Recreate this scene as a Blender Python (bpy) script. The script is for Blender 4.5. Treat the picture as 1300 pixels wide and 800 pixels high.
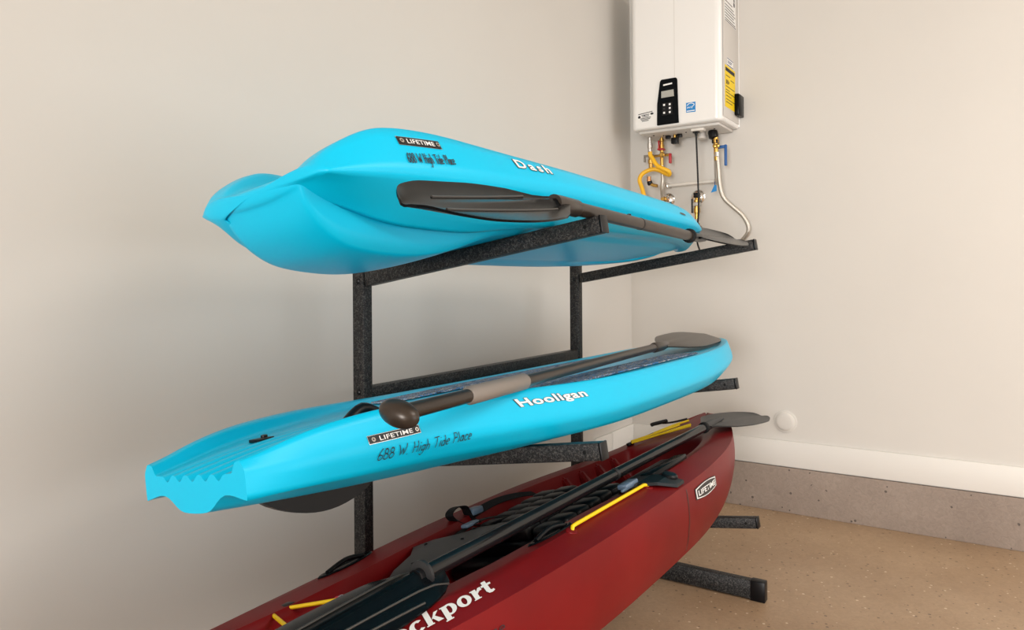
import bpy, bmesh, math, random
from mathutils import Vector, Matrix, Euler
from mathutils.bvhtree import BVHTree
from bisect import bisect_right

bpy.ops.wm.read_factory_settings(use_empty=True)
S = bpy.context.scene
COL = S.collection
PI = math.pi
R = math.radians
rnd = random.Random(7)

# ------------------------------------------------------------------ camera
cam = bpy.data.cameras.new('camera')
cam.sensor_width = 36.0
cam.sensor_fit = 'HORIZONTAL'
cam.lens = 915.79 * 36.0 / 1300.0
cam.shift_y = (353.65 - 400.0) / 1300.0
cam.clip_start = 0.02
camo = bpy.data.objects.new('camera', cam)
COL.objects.link(camo)
yaw, pit, rol = R(33.4085), R(0.0619), R(0.3767)
fw = Vector((math.cos(yaw)*math.cos(pit), math.sin(yaw)*math.cos(pit), math.sin(pit)))
rt = Vector((math.sin(yaw), -math.cos(yaw), 0.0))
dn = fw.cross(rt)
r2 = math.cos(rol)*rt + math.sin(rol)*dn
d2 = -math.sin(rol)*rt + math.cos(rol)*dn
camo.matrix_world = Matrix(((r2.x, -d2.x, -fw.x, -3.533), (r2.y, -d2.y, -fw.y, -1.5736),
                            (r2.z, -d2.z, -fw.z, 1.1), (0, 0, 0, 1)))
S.camera = camo

# ------------------------------------------------------------------ light
S.view_settings.view_transform = 'Standard'
S.view_settings.look = 'None'
S.view_settings.exposure = 0.0
S.view_settings.gamma = 1.0
S.view_settings.use_curve_mapping = False
W = bpy.data.worlds.new('world')
S.world = W
W.use_nodes = True
W.node_tree.nodes['Background'].inputs[0].default_value = (0.82, 0.91, 1.0, 1)
W.node_tree.nodes['Background'].inputs[1].default_value = 1.0

def area(name, loc, target, sx, sy, power, color):
    l = bpy.data.lights.new(name, 'AREA')
    l.shape = 'RECTANGLE'; l.size = sx; l.size_y = sy
    l.energy = power; l.color = color
    o = bpy.data.objects.new(name, l)
    COL.objects.link(o)
    o.location = loc
    d = Vector(target) - Vector(loc)
    o.rotation_euler = d.to_track_quat('-Z', 'Y').to_euler()
    return o
area('garage_door_daylight', (-1.9, -6.15, 1.2), (-1.3, 0, 0.9), 3.6, 2.3, 66, (1.0, 0.985, 0.97))
area('side_door_daylight', (-10.9, -3.0, 1.2), (0, -2.0, 1.1), 2.0, 2.2, 490, (1.0, 0.985, 0.97))
area('ceiling_lamp_light', (-1.9, -3.7, 2.95), (-1.9, -3.7, 0), 2.2, 1.8, 96, (1.0, 0.95, 0.89))

# ------------------------------------------------------------------ materials
MATS = {}
def nd(nt, t, **k):
    n = nt.nodes.new(t)
    for a, b in k.items(): setattr(n, a, b)
    return n
def mat(name, col, rough=0.5, metal=0.0, var=0.0, vscale=6.0, bump=0.0, bscale=80.0, coat=0.0, spec=0.5, second=None):
    m = bpy.data.materials.new(name)
    m.use_nodes = True
    nt = m.node_tree
    b = nt.nodes['Principled BSDF']
    b.inputs['Base Color'].default_value = (*col, 1)
    b.inputs['Roughness'].default_value = rough
    b.inputs['Metallic'].default_value = metal
    b.inputs['Specular IOR Level'].default_value = spec
    b.inputs['Coat Weight'].default_value = coat
    tc = nd(nt, 'ShaderNodeTexCoord')
    if var > 0:
        n = nd(nt, 'ShaderNodeTexNoise'); n.inputs['Scale'].default_value = vscale
        n.inputs['Detail'].default_value = 5
        nt.links.new(tc.outputs['Object'], n.inputs['Vector'])
        mx = nd(nt, 'ShaderNodeMix', data_type='RGBA')
        c2 = second if second else tuple(max(0, c*(1-var)) for c in col)
        mx.inputs[6].default_value = (*col, 1); mx.inputs[7].default_value = (*c2, 1)
        rp = nd(nt, 'ShaderNodeMapRange'); rp.inputs[1].default_value = 0.35; rp.inputs[2].default_value = 0.65
        nt.links.new(n.outputs['Fac'], rp.inputs[0]); nt.links.new(rp.outputs[0], mx.inputs[0])
        nt.links.new(mx.outputs[2], b.inputs['Base Color'])
    if bump > 0:
        n2 = nd(nt, 'ShaderNodeTexNoise'); n2.inputs['Scale'].default_value = bscale
        n2.inputs['Detail'].default_value = 3
        nt.links.new(tc.outputs['Object'], n2.inputs['Vector'])
        bp = nd(nt, 'ShaderNodeBump'); bp.inputs['Strength'].default_value = bump; bp.inputs['Distance'].default_value = 0.002
        nt.links.new(n2.outputs['Fac'], bp.inputs['Height']); nt.links.new(bp.outputs[0], b.inputs['Normal'])
    MATS[name] = m
    return m

def speckled(name, base, dark, light, s1, s2, rough, tone2=None, bump=0.15, th1=0.29, th2=0.22):
    m = bpy.data.materials.new(name); m.use_nodes = True
    nt = m.node_tree; b = nt.nodes['Principled BSDF']
    b.inputs['Roughness'].default_value = rough
    tc = nd(nt, 'ShaderNodeTexCoord')
    big = nd(nt, 'ShaderNodeTexNoise'); big.inputs['Scale'].default_value = 2.2; big.inputs['Detail'].default_value = 8
    fine = nd(nt, 'ShaderNodeTexNoise'); fine.inputs['Scale'].default_value = 45; fine.inputs['Detail'].default_value = 4
    fine.inputs['Distortion'].default_value = 1.6
    for n in (big, fine): nt.links.new(tc.outputs['Object'], n.inputs['Vector'])
    m0 = nd(nt, 'ShaderNodeMix', data_type='RGBA'); m0.inputs[6].default_value = (*base, 1); m0.inputs[7].default_value = (*(tone2 or base), 1)
    rp = nd(nt, 'ShaderNodeMapRange'); rp.inputs[1].default_value = 0.3; rp.inputs[2].default_value = 0.7
    nt.links.new(big.outputs['Fac'], rp.inputs[0]); nt.links.new(rp.outputs[0], m0.inputs[0])
    mf = nd(nt, 'ShaderNodeMix', data_type='RGBA', blend_type='MULTIPLY'); mf.inputs[0].default_value = 0.35
    cr = nd(nt, 'ShaderNodeMapRange'); cr.inputs[1].default_value = 0.3; cr.inputs[2].default_value = 0.7; cr.inputs[3].default_value = 0.65; cr.inputs[4].default_value = 1.15
    nt.links.new(fine.outputs['Fac'], cr.inputs[0])
    nt.links.new(m0.outputs[2], mf.inputs[6]); nt.links.new(cr.outputs[0], mf.inputs[7])
    cur = mf.outputs[2]
    for sc, colr, th in ((s1, dark, th1), (s2, light, th2)):
        v = nd(nt, 'ShaderNodeTexVoronoi'); v.inputs['Scale'].default_value = sc
        nt.links.new(tc.outputs['Object'], v.inputs['Vector'])
        wn = nd(nt, 'ShaderNodeSeparateColor'); nt.links.new(v.outputs['Color'], wn.inputs[0])
        a = nd(nt, 'ShaderNodeMath', operation='MULTIPLY'); a.inputs[1].default_value = th*2
        nt.links.new(wn.outputs[0], a.inputs[0])
        s_ = nd(nt, 'ShaderNodeMath', operation='SUBTRACT'); s_.inputs[1].default_value = th*1.05
        nt.links.new(a.outputs[0], s_.inputs[0])
        lt = nd(nt, 'ShaderNodeMath', operation='LESS_THAN')
        nt.links.new(v.outputs['Distance'], lt.inputs[0]); nt.links.new(s_.outputs[0], lt.inputs[1])
        mk = nd(nt, 'ShaderNodeMath', operation='MULTIPLY'); mk.inputs[1].default_value = 0.75
        nt.links.new(lt.outputs[0], mk.inputs[0])
        mm = nd(nt, 'ShaderNodeMix', data_type='RGBA'); mm.inputs[7].default_value = (*colr, 1)
        nt.links.new(mk.outputs[0], mm.inputs[0]); nt.links.new(cur, mm.inputs[6]); cur = mm.outputs[2]
    nt.links.new(cur, b.inputs['Base Color'])
    bp = nd(nt, 'ShaderNodeBump'); bp.inputs['Strength'].default_value = bump; bp.inputs['Distance'].default_value = 0.003
    nt.links.new(fine.outputs['Fac'], bp.inputs['Height']); nt.links.new(bp.outputs[0], b.inputs['Normal'])
    MATS[name] = m
    return m

WALL = mat('wall_paint', (0.63, 0.60, 0.555), 0.75, bump=0.10, bscale=60, var=0.03, vscale=1.5)
TRIM = mat('trim_paint', (0.76, 0.735, 0.69), 0.5)
CEIL = mat('ceiling_paint', (0.72, 0.68, 0.62), 0.8)
FLOOR = speckled('sealed_concrete_floor', (0.40, 0.275, 0.17), (0.10, 0.06, 0.035), (0.68, 0.55, 0.40), 52, 44, 0.42, (0.31, 0.20, 0.115))
CURB = speckled('concrete_curb', (0.36, 0.29, 0.24), (0.05, 0.04, 0.035), (0.62, 0.55, 0.5), 46, 40, 0.8, (0.28, 0.22, 0.18), 0.5, 0.40, 0.33)
BLUE = mat('cyan_plastic', (0.0, 0.50, 0.77), 0.36, spec=0.25, bump=0.03, bscale=220)
RED = mat('dark_red_plastic', (0.20, 0.005, 0.006), 0.42, spec=0.2, var=0.25, vscale=3.0, bump=0.03, bscale=220)
STEEL = None
def hammered(name, c1, c2, scale):
    m = bpy.data.materials.new(name); m.use_nodes = True
    nt = m.node_tree; b = nt.nodes['Principled BSDF']
    b.inputs['Roughness'].default_value = 0.42; b.inputs['Specular IOR Level'].default_value = 0.25
    tc = nd(nt, 'ShaderNodeTexCoord')
    n = nd(nt, 'ShaderNodeTexNoise'); n.inputs['Scale'].default_value = scale; n.inputs['Detail'].default_value = 2
    n.inputs['Distortion'].default_value = 1.2
    nt.links.new(tc.outputs['Object'], n.inputs['Vector'])
    cr = nd(nt, 'ShaderNodeValToRGB')
    cr.color_ramp.elements[0].position = 0.48; cr.color_ramp.elements[0].color = (*c1, 1)
    cr.color_ramp.elements[1].position = 0.66; cr.color_ramp.elements[1].color = (*c2, 1)
    nt.links.new(n.outputs['Fac'], cr.inputs[0]); nt.links.new(cr.outputs[0], b.inputs['Base Color'])
    bp = nd(nt, 'ShaderNodeBump'); bp.inputs['Strength'].default_value = 0.5; bp.inputs['Distance'].default_value = 0.002
    nt.links.new(n.outputs['Fac'], bp.inputs['Height']); nt.links.new(bp.outputs[0], b.inputs['Normal'])
    MATS[name] = m
    return m
STEEL = hammered('hammered_black_steel', (0.006, 0.006, 0.0065), (0.065, 0.061, 0.057), 220)
BLACK = mat('black_plastic', (0.004, 0.004, 0.005), 0.35, spec=0.25)
GLOSS = mat('glossy_black_plastic', (0.004, 0.005, 0.006), 0.2, spec=0.07)
RUBBER = mat('black_rubber', (0.005, 0.005, 0.005), 0.6, spec=0.2)
SEATM = mat('seat_foam', (0.004, 0.004, 0.005), 0.38, spec=0.3)
WEB = mat('black_webbing', (0.004, 0.004, 0.005), 0.7, spec=0.2, bump=0.3, bscale=400)
SHAFT = mat('dark_bronze_shaft', (0.040, 0.030, 0.023), 0.30, 0.3, spec=0.35)
DSHAFT = mat('black_shaft', (0.008, 0.008, 0.009), 0.2, spec=0.35)
RIBM = mat('blade_rib_grey', (0.045, 0.04, 0.035), 0.3)  # paler grey than the black blades, for their raised ribs
SLEEVE = mat('grey_grip_sleeve', (0.22, 0.19, 0.165), 0.5)
GREY = mat('slate_grey_plastic', (0.02, 0.02, 0.021), 0.38, spec=0.35)
BLUEGREY = mat('blue_grey_plastic', (0.12, 0.18, 0.26), 0.35)
YEL = mat('yellow_cord', (0.90, 0.60, 0.0), 0.5, bump=0.3, bscale=500)
WHITE = mat('white_print', (0.85, 0.84, 0.82), 0.5)
INK = mat('black_ink', (0.012, 0.013, 0.02), 0.6)
LBLACK = mat('label_black', (0.012, 0.012, 0.012), 0.35)
DGREY = mat('outline_grey', (0.06, 0.05, 0.05), 0.5)
SILVER = mat('silver_metal', (0.62, 0.6, 0.57), 0.25, 1.0)
CHROME = mat('chrome', (0.8, 0.79, 0.77), 0.12, 1.0)
BRASS = mat('brass', (0.62, 0.38, 0.10), 0.28, 1.0)
COPPER = mat('copper', (0.55, 0.27, 0.12), 0.35, 1.0)
BRAID = mat('stainless_hose', (0.52, 0.48, 0.42), 0.35, 0.9, bump=0.6, bscale=320)
GALV = mat('galvanised_bracket', (0.30, 0.27, 0.23), 0.45, 0.6)
HEATW = mat('white_enamel', (0.80, 0.78, 0.75), 0.28, coat=0.2)
HEATG = mat('pale_grey_steel', (0.60, 0.57, 0.53), 0.4)
GASY = mat('yellow_gas_coating', (0.86, 0.47, 0.015), 0.45)
REDH = mat('red_handle', (0.45, 0.012, 0.02), 0.4)
BLUEH = mat('blue_handle', (0.01, 0.09, 0.30), 0.4)
BLUEL = mat('blue_label', (0.01, 0.22, 0.55), 0.45)
YELL = mat('yellow_label', (0.85, 0.60, 0.0), 0.5)
SCREEN = mat('grey_screen', (0.38, 0.37, 0.33), 0.25)
TAN = mat('tan_wood', (0.36, 0.22, 0.08), 0.55, var=0.3, vscale=30)
NAVY = mat('navy_print', (0.02, 0.05, 0.16), 0.5)
REDP = mat('red_print', (0.7, 0.03, 0.06), 0.5)
PVC = mat('white_pvc', (0.72, 0.68, 0.62), 0.4)

def camo_mat():
    m = bpy.data.materials.new('camouflage_foam'); m.use_nodes = True
    nt = m.node_tree; b = nt.nodes['Principled BSDF']; b.inputs['Roughness'].default_value = 0.8
    tc = nd(nt, 'ShaderNodeTexCoord')
    mp = nd(nt, 'ShaderNodeMapping'); mp.inputs['Scale'].default_value = (14, 40, 40)
    nt.links.new(tc.outputs['Object'], mp.inputs['Vector'])
    n = nd(nt, 'ShaderNodeTexNoise'); n.inputs['Scale'].default_value = 1.6; n.inputs['Detail'].default_value = 6; n.inputs['Distortion'].default_value = 2
    nt.links.new(mp.outputs[0], n.inputs['Vector'])
    cr = nd(nt, 'ShaderNodeValToRGB'); cr.color_ramp.interpolation = 'CONSTANT'
    e = cr.color_ramp.elements
    e[0].position = 0; e[0].color = (0.02, 0.018, 0.02, 1)
    e[1].position = 0.40; e[1].color = (0.03, 0.20, 0.45, 1)
    for p, c in ((0.47, (0.16, 0.10, 0.06, 1)), (0.53, (0.35, 0.45, 0.6, 1)), (0.58, (0.04, 0.035, 0.03, 1)), (0.63, (0.6, 0.57, 0.52, 1))):
        q = e.new(p); q.color = c
    nt.links.new(n.outputs['Fac'], cr.inputs[0]); nt.links.new(cr.outputs[0], b.inputs['Base Color'])
    MATS['camo'] = m
    return m
CAMO = camo_mat()

# ------------------------------------------------------------------ helpers
def link(o, parent=None):
    COL.objects.link(o)
    if parent is not None: o.parent = parent
    return o
def meshobj(name, verts, faces, m, parent=None, smooth=False):
    me = bpy.data.meshes.new(name)
    me.from_pydata([tuple(v) for v in verts], [], faces)
    bm = bmesh.new(); bm.from_mesh(me)
    bmesh.ops.recalc_face_normals(bm, faces=bm.faces)
    bm.to_mesh(me); bm.free()
    me.materials.append(m)
    if smooth:
        for p in me.polygons: p.use_smooth = True
    return link(bpy.data.objects.new(name, me), parent)
def bmobj(name, bm, m, parent=None, smooth=False, angle=None):
    me = bpy.data.meshes.new(name)
    bmesh.ops.recalc_face_normals(bm, faces=bm.faces)
    bm.to_mesh(me); bm.free()
    me.materials.append(m)
    if smooth:
        for p in me.polygons: p.use_smooth = True
        if angle: me.set_sharp_from_angle(angle=R(angle))
    return link(bpy.data.objects.new(name, me), parent)
def thing(name, label, cat, loc=(0, 0, 0), rot=(0, 0, 0), group=None):
    o = bpy.data.objects.new(name, None)
    o.empty_display_size = 0.05
    COL.objects.link(o)
    o.location = loc; o.rotation_euler = rot
    o['label'] = label; o['category'] = cat
    if group: o['group'] = group
    return o
def tag(o, label, cat, group=None):
    o['label'] = label; o['category'] = cat
    if group: o['group'] = group
    return o
def structure(o):
    o['kind'] = 'structure'
    return o

def a_box(bm, lo, hi, bev=0.0, M=None, seg=2):
    lo = Vector(lo); hi = Vector(hi)
    c = (lo+hi)/2; s = hi-lo
    t = bmesh.new()
    bmesh.ops.create_cube(t, size=1.0, matrix=Matrix.Translation(c) @ Matrix.Diagonal((s.x, s.y, s.z, 1)))
    if bev > 0:
        bmesh.ops.bevel(t, geom=list(t.edges), offset=bev, segments=seg, affect='EDGES', profile=0.5)
    merge(bm, t, M)
def merge(bm, t, M=None):
    if M is not None: bmesh.ops.transform(t, matrix=M, verts=t.verts)
    mp = {v: bm.verts.new(v.co) for v in t.verts}
    for f in t.faces:
        try: bm.faces.new([mp[v] for v in f.verts])
        except ValueError: pass
    t.free()
def box(name, lo, hi, m, parent=None, bev=0.0, M=None, seg=2):
    bm = bmesh.new(); a_box(bm, lo, hi, bev, M, seg)
    return bmobj(name, bm, m, parent, bev > 0, 40)
def frame_of(d):
    d = d.normalized()
    u = Vector((0, 0, 1)) if abs(d.z) < 0.95 else Vector((1, 0, 0))
    a = d.cross(u).normalized(); b = a.cross(d).normalized()
    return a, b
def spline(pts, n=6):
    P = [Vector(p) for p in pts]
    out = []
    for i in range(len(P)-1):
        p0 = P[max(i-1, 0)]; p1 = P[i]; p2 = P[i+1]; p3 = P[min(i+2, len(P)-1)]
        for k in range(n):
            t = k/n
            out.append(0.5*((2*p1)+(p2-p0)*t+(2*p0-5*p1+4*p2-p3)*t*t+(3*p1-p0-3*p2+p3)*t**3))
    out.append(P[-1])
    return out
def a_tube(bm, pts, r, n=12, caps=True):
    P = [Vector(p) for p in pts]
    rr = r if isinstance(r, (list, tuple)) else [r]*len(P)
    rings = []; a = None
    for i, p in enumerate(P):
        d = (P[min(i+1, len(P)-1)] - P[max(i-1, 0)])
        if d.length < 1e-9: d = Vector((0, 0, 1))
        d.normalize()
        if a is None: a, b = frame_of(d)
        else:
            a = (a - d*a.dot(d)).normalized(); b = d.cross(a)
        b = d.cross(a)
        rings.append([bm.verts.new(p + rr[i]*(math.cos(2*PI*k/n)*a + math.sin(2*PI*k/n)*b)) for k in range(n)])
    for i in range(len(rings)-1):
        for k in range(n):
            bm.faces.new((rings[i][k], rings[i][(k+1) % n], rings[i+1][(k+1) % n], rings[i+1][k]))
    if caps:
        bm.faces.new(list(reversed(rings[0]))); bm.faces.new(rings[-1])
def tube(name, pts, r, m, parent=None, n=12):
    bm = bmesh.new(); a_tube(bm, pts, r, n)
    return bmobj(name, bm, m, parent, True, 50)
def a_lathe(bm, origin, axis, prof, n=20):
    """prof: list of (distance along axis, radius)"""
    o = Vector(origin); d = Vector(axis).normalized()
    a_tube_pts = [o + d*t for t, _ in prof]
    a, b = frame_of(d)
    rings = [[bm.verts.new(p + max(q[1], 1e-5)*(math.cos(2*PI*k/n)*a + math.sin(2*PI*k/n)*b)) for k in range(n)] for p, q in zip(a_tube_pts, prof)]
    for i in range(len(rings)-1):
        for k in range(n):
            bm.faces.new((rings[i][k], rings[i][(k+1) % n], rings[i+1][(k+1) % n], rings[i+1][k]))
    bm.faces.new(list(reversed(rings[0]))); bm.faces.new(rings[-1])
def lathe(name, origin, axis, prof, m, parent=None, n=20):
    bm = bmesh.new(); a_lathe(bm, origin, axis, prof, n)
    return bmobj(name, bm, m, parent, True, 40)

def pchip(pts):
    xs = [p[0] for p in pts]; ys = [p[1] for p in pts]; n = len(xs)
    if n == 1: return lambda x: ys[0]
    h = [xs[i+1]-xs[i] for i in range(n-1)]; d = [(ys[i+1]-ys[i])/h[i] for i in range(n-1)]
    m = [0.0]*n
    for i in range(1, n-1):
        if d[i-1]*d[i] > 0:
            w1 = 2*h[i]+h[i-1]; w2 = h[i]+2*h[i-1]
            m[i] = (w1+w2)/(w1/d[i-1]+w2/d[i])
    m[0] = d[0]; m[-1] = d[-1]
    def f(x):
        if x <= xs[0]: return ys[0]
        if x >= xs[-1]: return ys[-1]
        i = min(bisect_right(xs, x)-1, n-2)
        t = (x-xs[i])/h[i]
        return ((2*t**3-3*t*t+1)*ys[i] + (t**3-2*t*t+t)*h[i]*m[i] + (-2*t**3+3*t*t)*ys[i+1] + (t**3-t*t)*h[i]*m[i+1])
    return f

def hull(name, X, rails, m, parent, stern_caps, bow_caps, stern_crease=0.0, levels=2, stern_dx=None, shear=None, sharp=None):
    """rails: deck centre ... keel, near half. each (yfun, zfun, crease). Returns object with baked mesh and BVH."""
    bm = bmesh.new()
    cl = bm.edges.layers.float.new('crease_edge')
    n = len(rails)
    idx = [(j, -1) for j in range(n)] + [(j, 1) for j in range(n-2, 0, -1)]
    rings = []
    for i, x in enumerate(X):
        ring = []
        for j, s in idx:
            y = max(rails[j][0](x), 0.0) if j not in (0, n-1) else 0.0
            dx = stern_dx[j] if (stern_dx and i == 0) else 0.0
            ring.append(Vector((x+dx, s*y, rails[j][1](x) + (shear(x)*s*y if shear else 0.0) + (rails[j][3](x)*s*y if len(rails[j]) > 3 else 0.0))))
        rings.append(ring)
    def shrink(ring, sc, dx):
        c = sum(ring, Vector())/len(ring)
        return [Vector((c.x+(p.x-c.x)*sc+dx, c.y+(p.y-c.y)*sc, c.z+(p.z-c.z)*sc)) for p in ring]
    s0 = len(stern_caps)
    rings = [shrink(rings[0], sc, dx) for sc, dx in stern_caps] + rings + [shrink(rings[-1], sc, dx) for sc, dx in bow_caps]
    V = [[bm.verts.new(p) for p in ring] for ring in rings]
    L = len(idx)
    for i in range(len(V)-1):
        for k in range(L):
            bm.faces.new((V[i][k], V[i][(k+1) % L], V[i+1][(k+1) % L], V[i+1][k]))
    if stern_caps: bm.faces.new(list(reversed(V[0])))
    bm.faces.new(V[-1])
    bm.edges.ensure_lookup_table()
    for i in range(len(V)-1):
        for k in range(L):
            c = rails[idx[k][0]][2]
            if c and s0 <= i < len(V)-1-len(bow_caps):
                e = bm.edges.get((V[i][k], V[i+1][k]))
                if e: e[cl] = c
    if stern_crease:
        for k in range(L):
            e = bm.edges.get((V[s0][k], V[s0][(k+1) % L]))
            if e: e[cl] = stern_crease
    bmesh.ops.recalc_face_normals(bm, faces=bm.faces)
    me = bpy.data.meshes.new(name); bm.to_mesh(me); bm.free()
    o = bpy.data.objects.new(name, me); COL.objects.link(o)
    md = o.modifiers.new('s', 'SUBSURF'); md.levels = levels; md.render_levels = levels
    dg = bpy.context.evaluated_depsgraph_get()
    me2 = bpy.data.meshes.new_from_object(o.evaluated_get(dg))
    o.modifiers.clear(); o.data = me2; me2.name = name
    for p in me2.polygons: p.use_smooth = True
    if not stern_caps:                       # flat transom: fill the open end
        q = bmesh.new(); q.from_mesh(me2)
        be = [e for e in q.edges if e.is_boundary]
        for e in be: e.smooth = False
        f_ = bmesh.ops.contextual_create(q, geom=be)['faces']
        bmesh.ops.triangulate(q, faces=f_, ngon_method='EAR_CLIP')
        bmesh.ops.recalc_face_normals(q, faces=q.faces)
        q.to_mesh(me2); q.free()
    if sharp: me2.set_sharp_from_angle(angle=R(sharp))
    me2.materials.clear(); me2.materials.append(m)
    o.parent = parent
    b = BVHTree.FromPolygons([v.co.copy() for v in me2.vertices], [list(p.vertices) for p in me2.polygons])
    return o, b

# ---- print applied to a hull side: points (a, b) in a skewed frame are cast onto the hull from outside
class SideFrame:
    def __init__(s, bvh, bl, br, tl, off=0.0012, ray=(0, 1, 0)):
        p3 = lambda q: Vector(q) if len(q) == 3 else Vector((q[0], 0, q[1]))
        s.b = bvh; s.o = p3(bl); s.u = p3(br)-s.o; s.v = p3(tl)-s.o; s.off = off; s.ray = Vector(ray).normalized()
    def at(s, a, b, extra=0.0):
        p = s.o + a*s.u + b*s.v
        loc, nor, i, d = s.b.ray_cast(p - s.ray*1.5, s.ray)
        if loc is None: return p
        if nor.dot(s.ray) > 0: nor = -nor
        return loc + nor*(s.off+extra)
class FlatFrame:
    def __init__(s, o, u, v, off=0.0012):
        s.o = Vector(o); s.u = Vector(u); s.v = Vector(v); s.n = s.u.cross(s.v).normalized(); s.off = off
    def at(s, a, b, extra=0.0):
        return s.o + a*s.u + b*s.v + s.n*(s.off+extra)
def sheet(name, fr, outline_or_grid, m, parent, extra=0.0, nx=8, ny=3):
    """grid patch over a in [a0,a1], b in [b0,b1]"""
    a0, b0, a1, b1 = outline_or_grid
    vs, fs = [], []
    for j in range(ny+1):
        for i in range(nx+1):
            vs.append(fr.at(a0+(a1-a0)*i/nx, b0+(b1-b0)*j/ny, extra))
    for j in range(ny):
        for i in range(nx):
            k = j*(nx+1)+i
            fs.append((k, k+1, k+nx+2, k+nx+1))
    return meshobj(name, vs, fs, m, parent)
def ribbons(name, fr, strokes, w, aspect, m, parent, extra=0.0):
    """strokes in frame units; aspect = |u|/|v| so width is even"""
    vs, fs = [], []
    for st in strokes:
        P0 = [Vector((p[0]*aspect, p[1])) for p in st]
        P = []
        for a_, b_ in zip(P0, P0[1:]):
            k_ = max(1, int((b_-a_).length/.22))
            P += [a_+(b_-a_)*(i/k_) for i in range(k_)]
        P.append(P0[-1])
        base = len(vs)
        for i, p in enumerate(P):
            d = (P[min(i+1, len(P)-1)]-P[max(i-1, 0)])
            if d.length < 1e-9: d = Vector((1, 0))
            d.normalize(); nrm = Vector((-d.y, d.x))*w*0.5
            if i == 0: p = p - d*w*0.3
            if i == len(P)-1: p = p + d*w*0.3
            for q in (p+nrm, p-nrm): vs.append(fr.at(q.x/aspect, q.y, extra))
        for i in range(len(P)-1):
            k = base+2*i
            fs.append((k, k+1, k+3, k+2))
    o = meshobj(name, vs, fs, m, parent)
    if len(strokes) > 1: o['kind'] = 'stuff'
    return o
def polys(name, fr, plist, m, parent, extra=0.0):
    vs, fs = [], []
    for pl in plist:
        b = len(vs)
        for p in pl: vs.append(fr.at(p[0], p[1], extra))
        fs.append(tuple(range(b, b+len(pl))))
    o = meshobj(name, vs, fs, m, parent)
    if len(plist) > 1: o['kind'] = 'stuff'
    return o
def lettering(name, fr, txt, m, parent, extra=0.0, bold=0.0, spacing=1.0, x0=0.0, x1=1.0, y0=0.0, capscale=1.0):
    cu = bpy.data.curves.new(name, 'FONT'); cu.body = txt; cu.size = 1.0; cu.offset = bold; cu.space_character = spacing
    cu.resolution_u = 3
    o = bpy.data.objects.new(name, cu); COL.objects.link(o)
    dg = bpy.context.evaluated_depsgraph_get()
    me = bpy.data.meshes.new_from_object(o.evaluated_get(dg))
    bpy.data.objects.remove(o)
    xs = [v.co.x for v in me.vertices]
    mn, mx = min(xs), max(xs)
    for v in me.vertices:
        a = x0 + (x1-x0)*(v.co.x-mn)/(mx-mn); b = y0 + v.co.y/0.70*capscale
        v.co = fr.at(a, b, extra)
    me.materials.clear(); me.materials.append(m)
    return link(bpy.data.objects.new(name, me), parent)

# one-line hand lettering, each glyph on a 0..w x 0..1 box
def arc(cx, cy, rx, ry, a0, a1, n=9):
    return [(cx+rx*math.cos(R(a0+(a1-a0)*i/n)), cy+ry*math.sin(R(a0+(a1-a0)*i/n))) for i in range(n+1)]
GL = {
 '6': (0.62, [[(0.52, 1.0), (0.25, 0.72), (0.08, 0.35)] + arc(0.3, 0.24, 0.22, 0.24, 160, 520, 14)]),
 '8': (0.62, [arc(0.3, 0.75, 0.19, 0.22, -90, 270, 14) + arc(0.3, 0.25, 0.24, 0.26, 90, -270, 14)]),
 'W': (0.95, [[(0.05, 1), (0.25, 0.0), (0.45, 0.7), (0.62, 0.0), (0.9, 1.0)]]),
 '.': (0.25, [[(0.08, 0.02), (0.13, 0.04)]]),
 'H': (0.72, [[(0.1, 1), (0.1, 0)], [(0.55, 1), (0.55, 0)], [(0.1, 0.48), (0.55, 0.52)]]),
 'i': (0.26, [[(0.12, 0.58), (0.12, 0)], [(0.12, 0.8), (0.13, 0.83)]]),
 'g': (0.55, [arc(0.25, 0.3, 0.18, 0.28, 40, 400, 12), [(0.43, 0.55), (0.43, -0.2), (0.3, -0.42), (0.08, -0.32)]]),
 'h': (0.55, [[(0.1, 1), (0.1, 0)], [(0.1, 0.4), (0.25, 0.58), (0.4, 0.45), (0.42, 0)]]),
 'T': (0.62, [[(0.0, 0.96), (0.58, 1.0)], [(0.28, 0.98), (0.28, 0)]]),
 'd': (0.55, [arc(0.24, 0.28, 0.18, 0.27, 40, 400, 12), [(0.43, 1.0), (0.43, 0)]]),
 'e': (0.52, [[(0.08, 0.3), (0.42, 0.36)] + arc(0.25, 0.3, 0.18, 0.28, 15, 315, 12)]),
 'P': (0.6, [[(0.1, 1), (0.1, 0)], [(0.1, 0.97), (0.38, 0.97), (0.5, 0.76), (0.38, 0.52), (0.1, 0.48)]]),
 'l': (0.25, [[(0.1, 1), (0.1, 0.0)]]),
 'a': (0.55, [arc(0.24, 0.28, 0.18, 0.27, 40, 400, 12), [(0.43, 0.55), (0.45, 0)]]),
 'c': (0.48, [arc(0.25, 0.29, 0.18, 0.28, 45, 315, 10)]),
}
def hand(txt):
    x = 0; out = []
    for ch in txt:
        if ch == ' ': x += 0.42; continue
        w, st = GL[ch]
        j = rnd.uniform(-0.03, 0.03)
        for s in st: out.append([(x+p[0], p[1]+j) for p in s])
        x += w
    return [[(p[0]/x, p[1]) for p in s] for s in out], x

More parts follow.
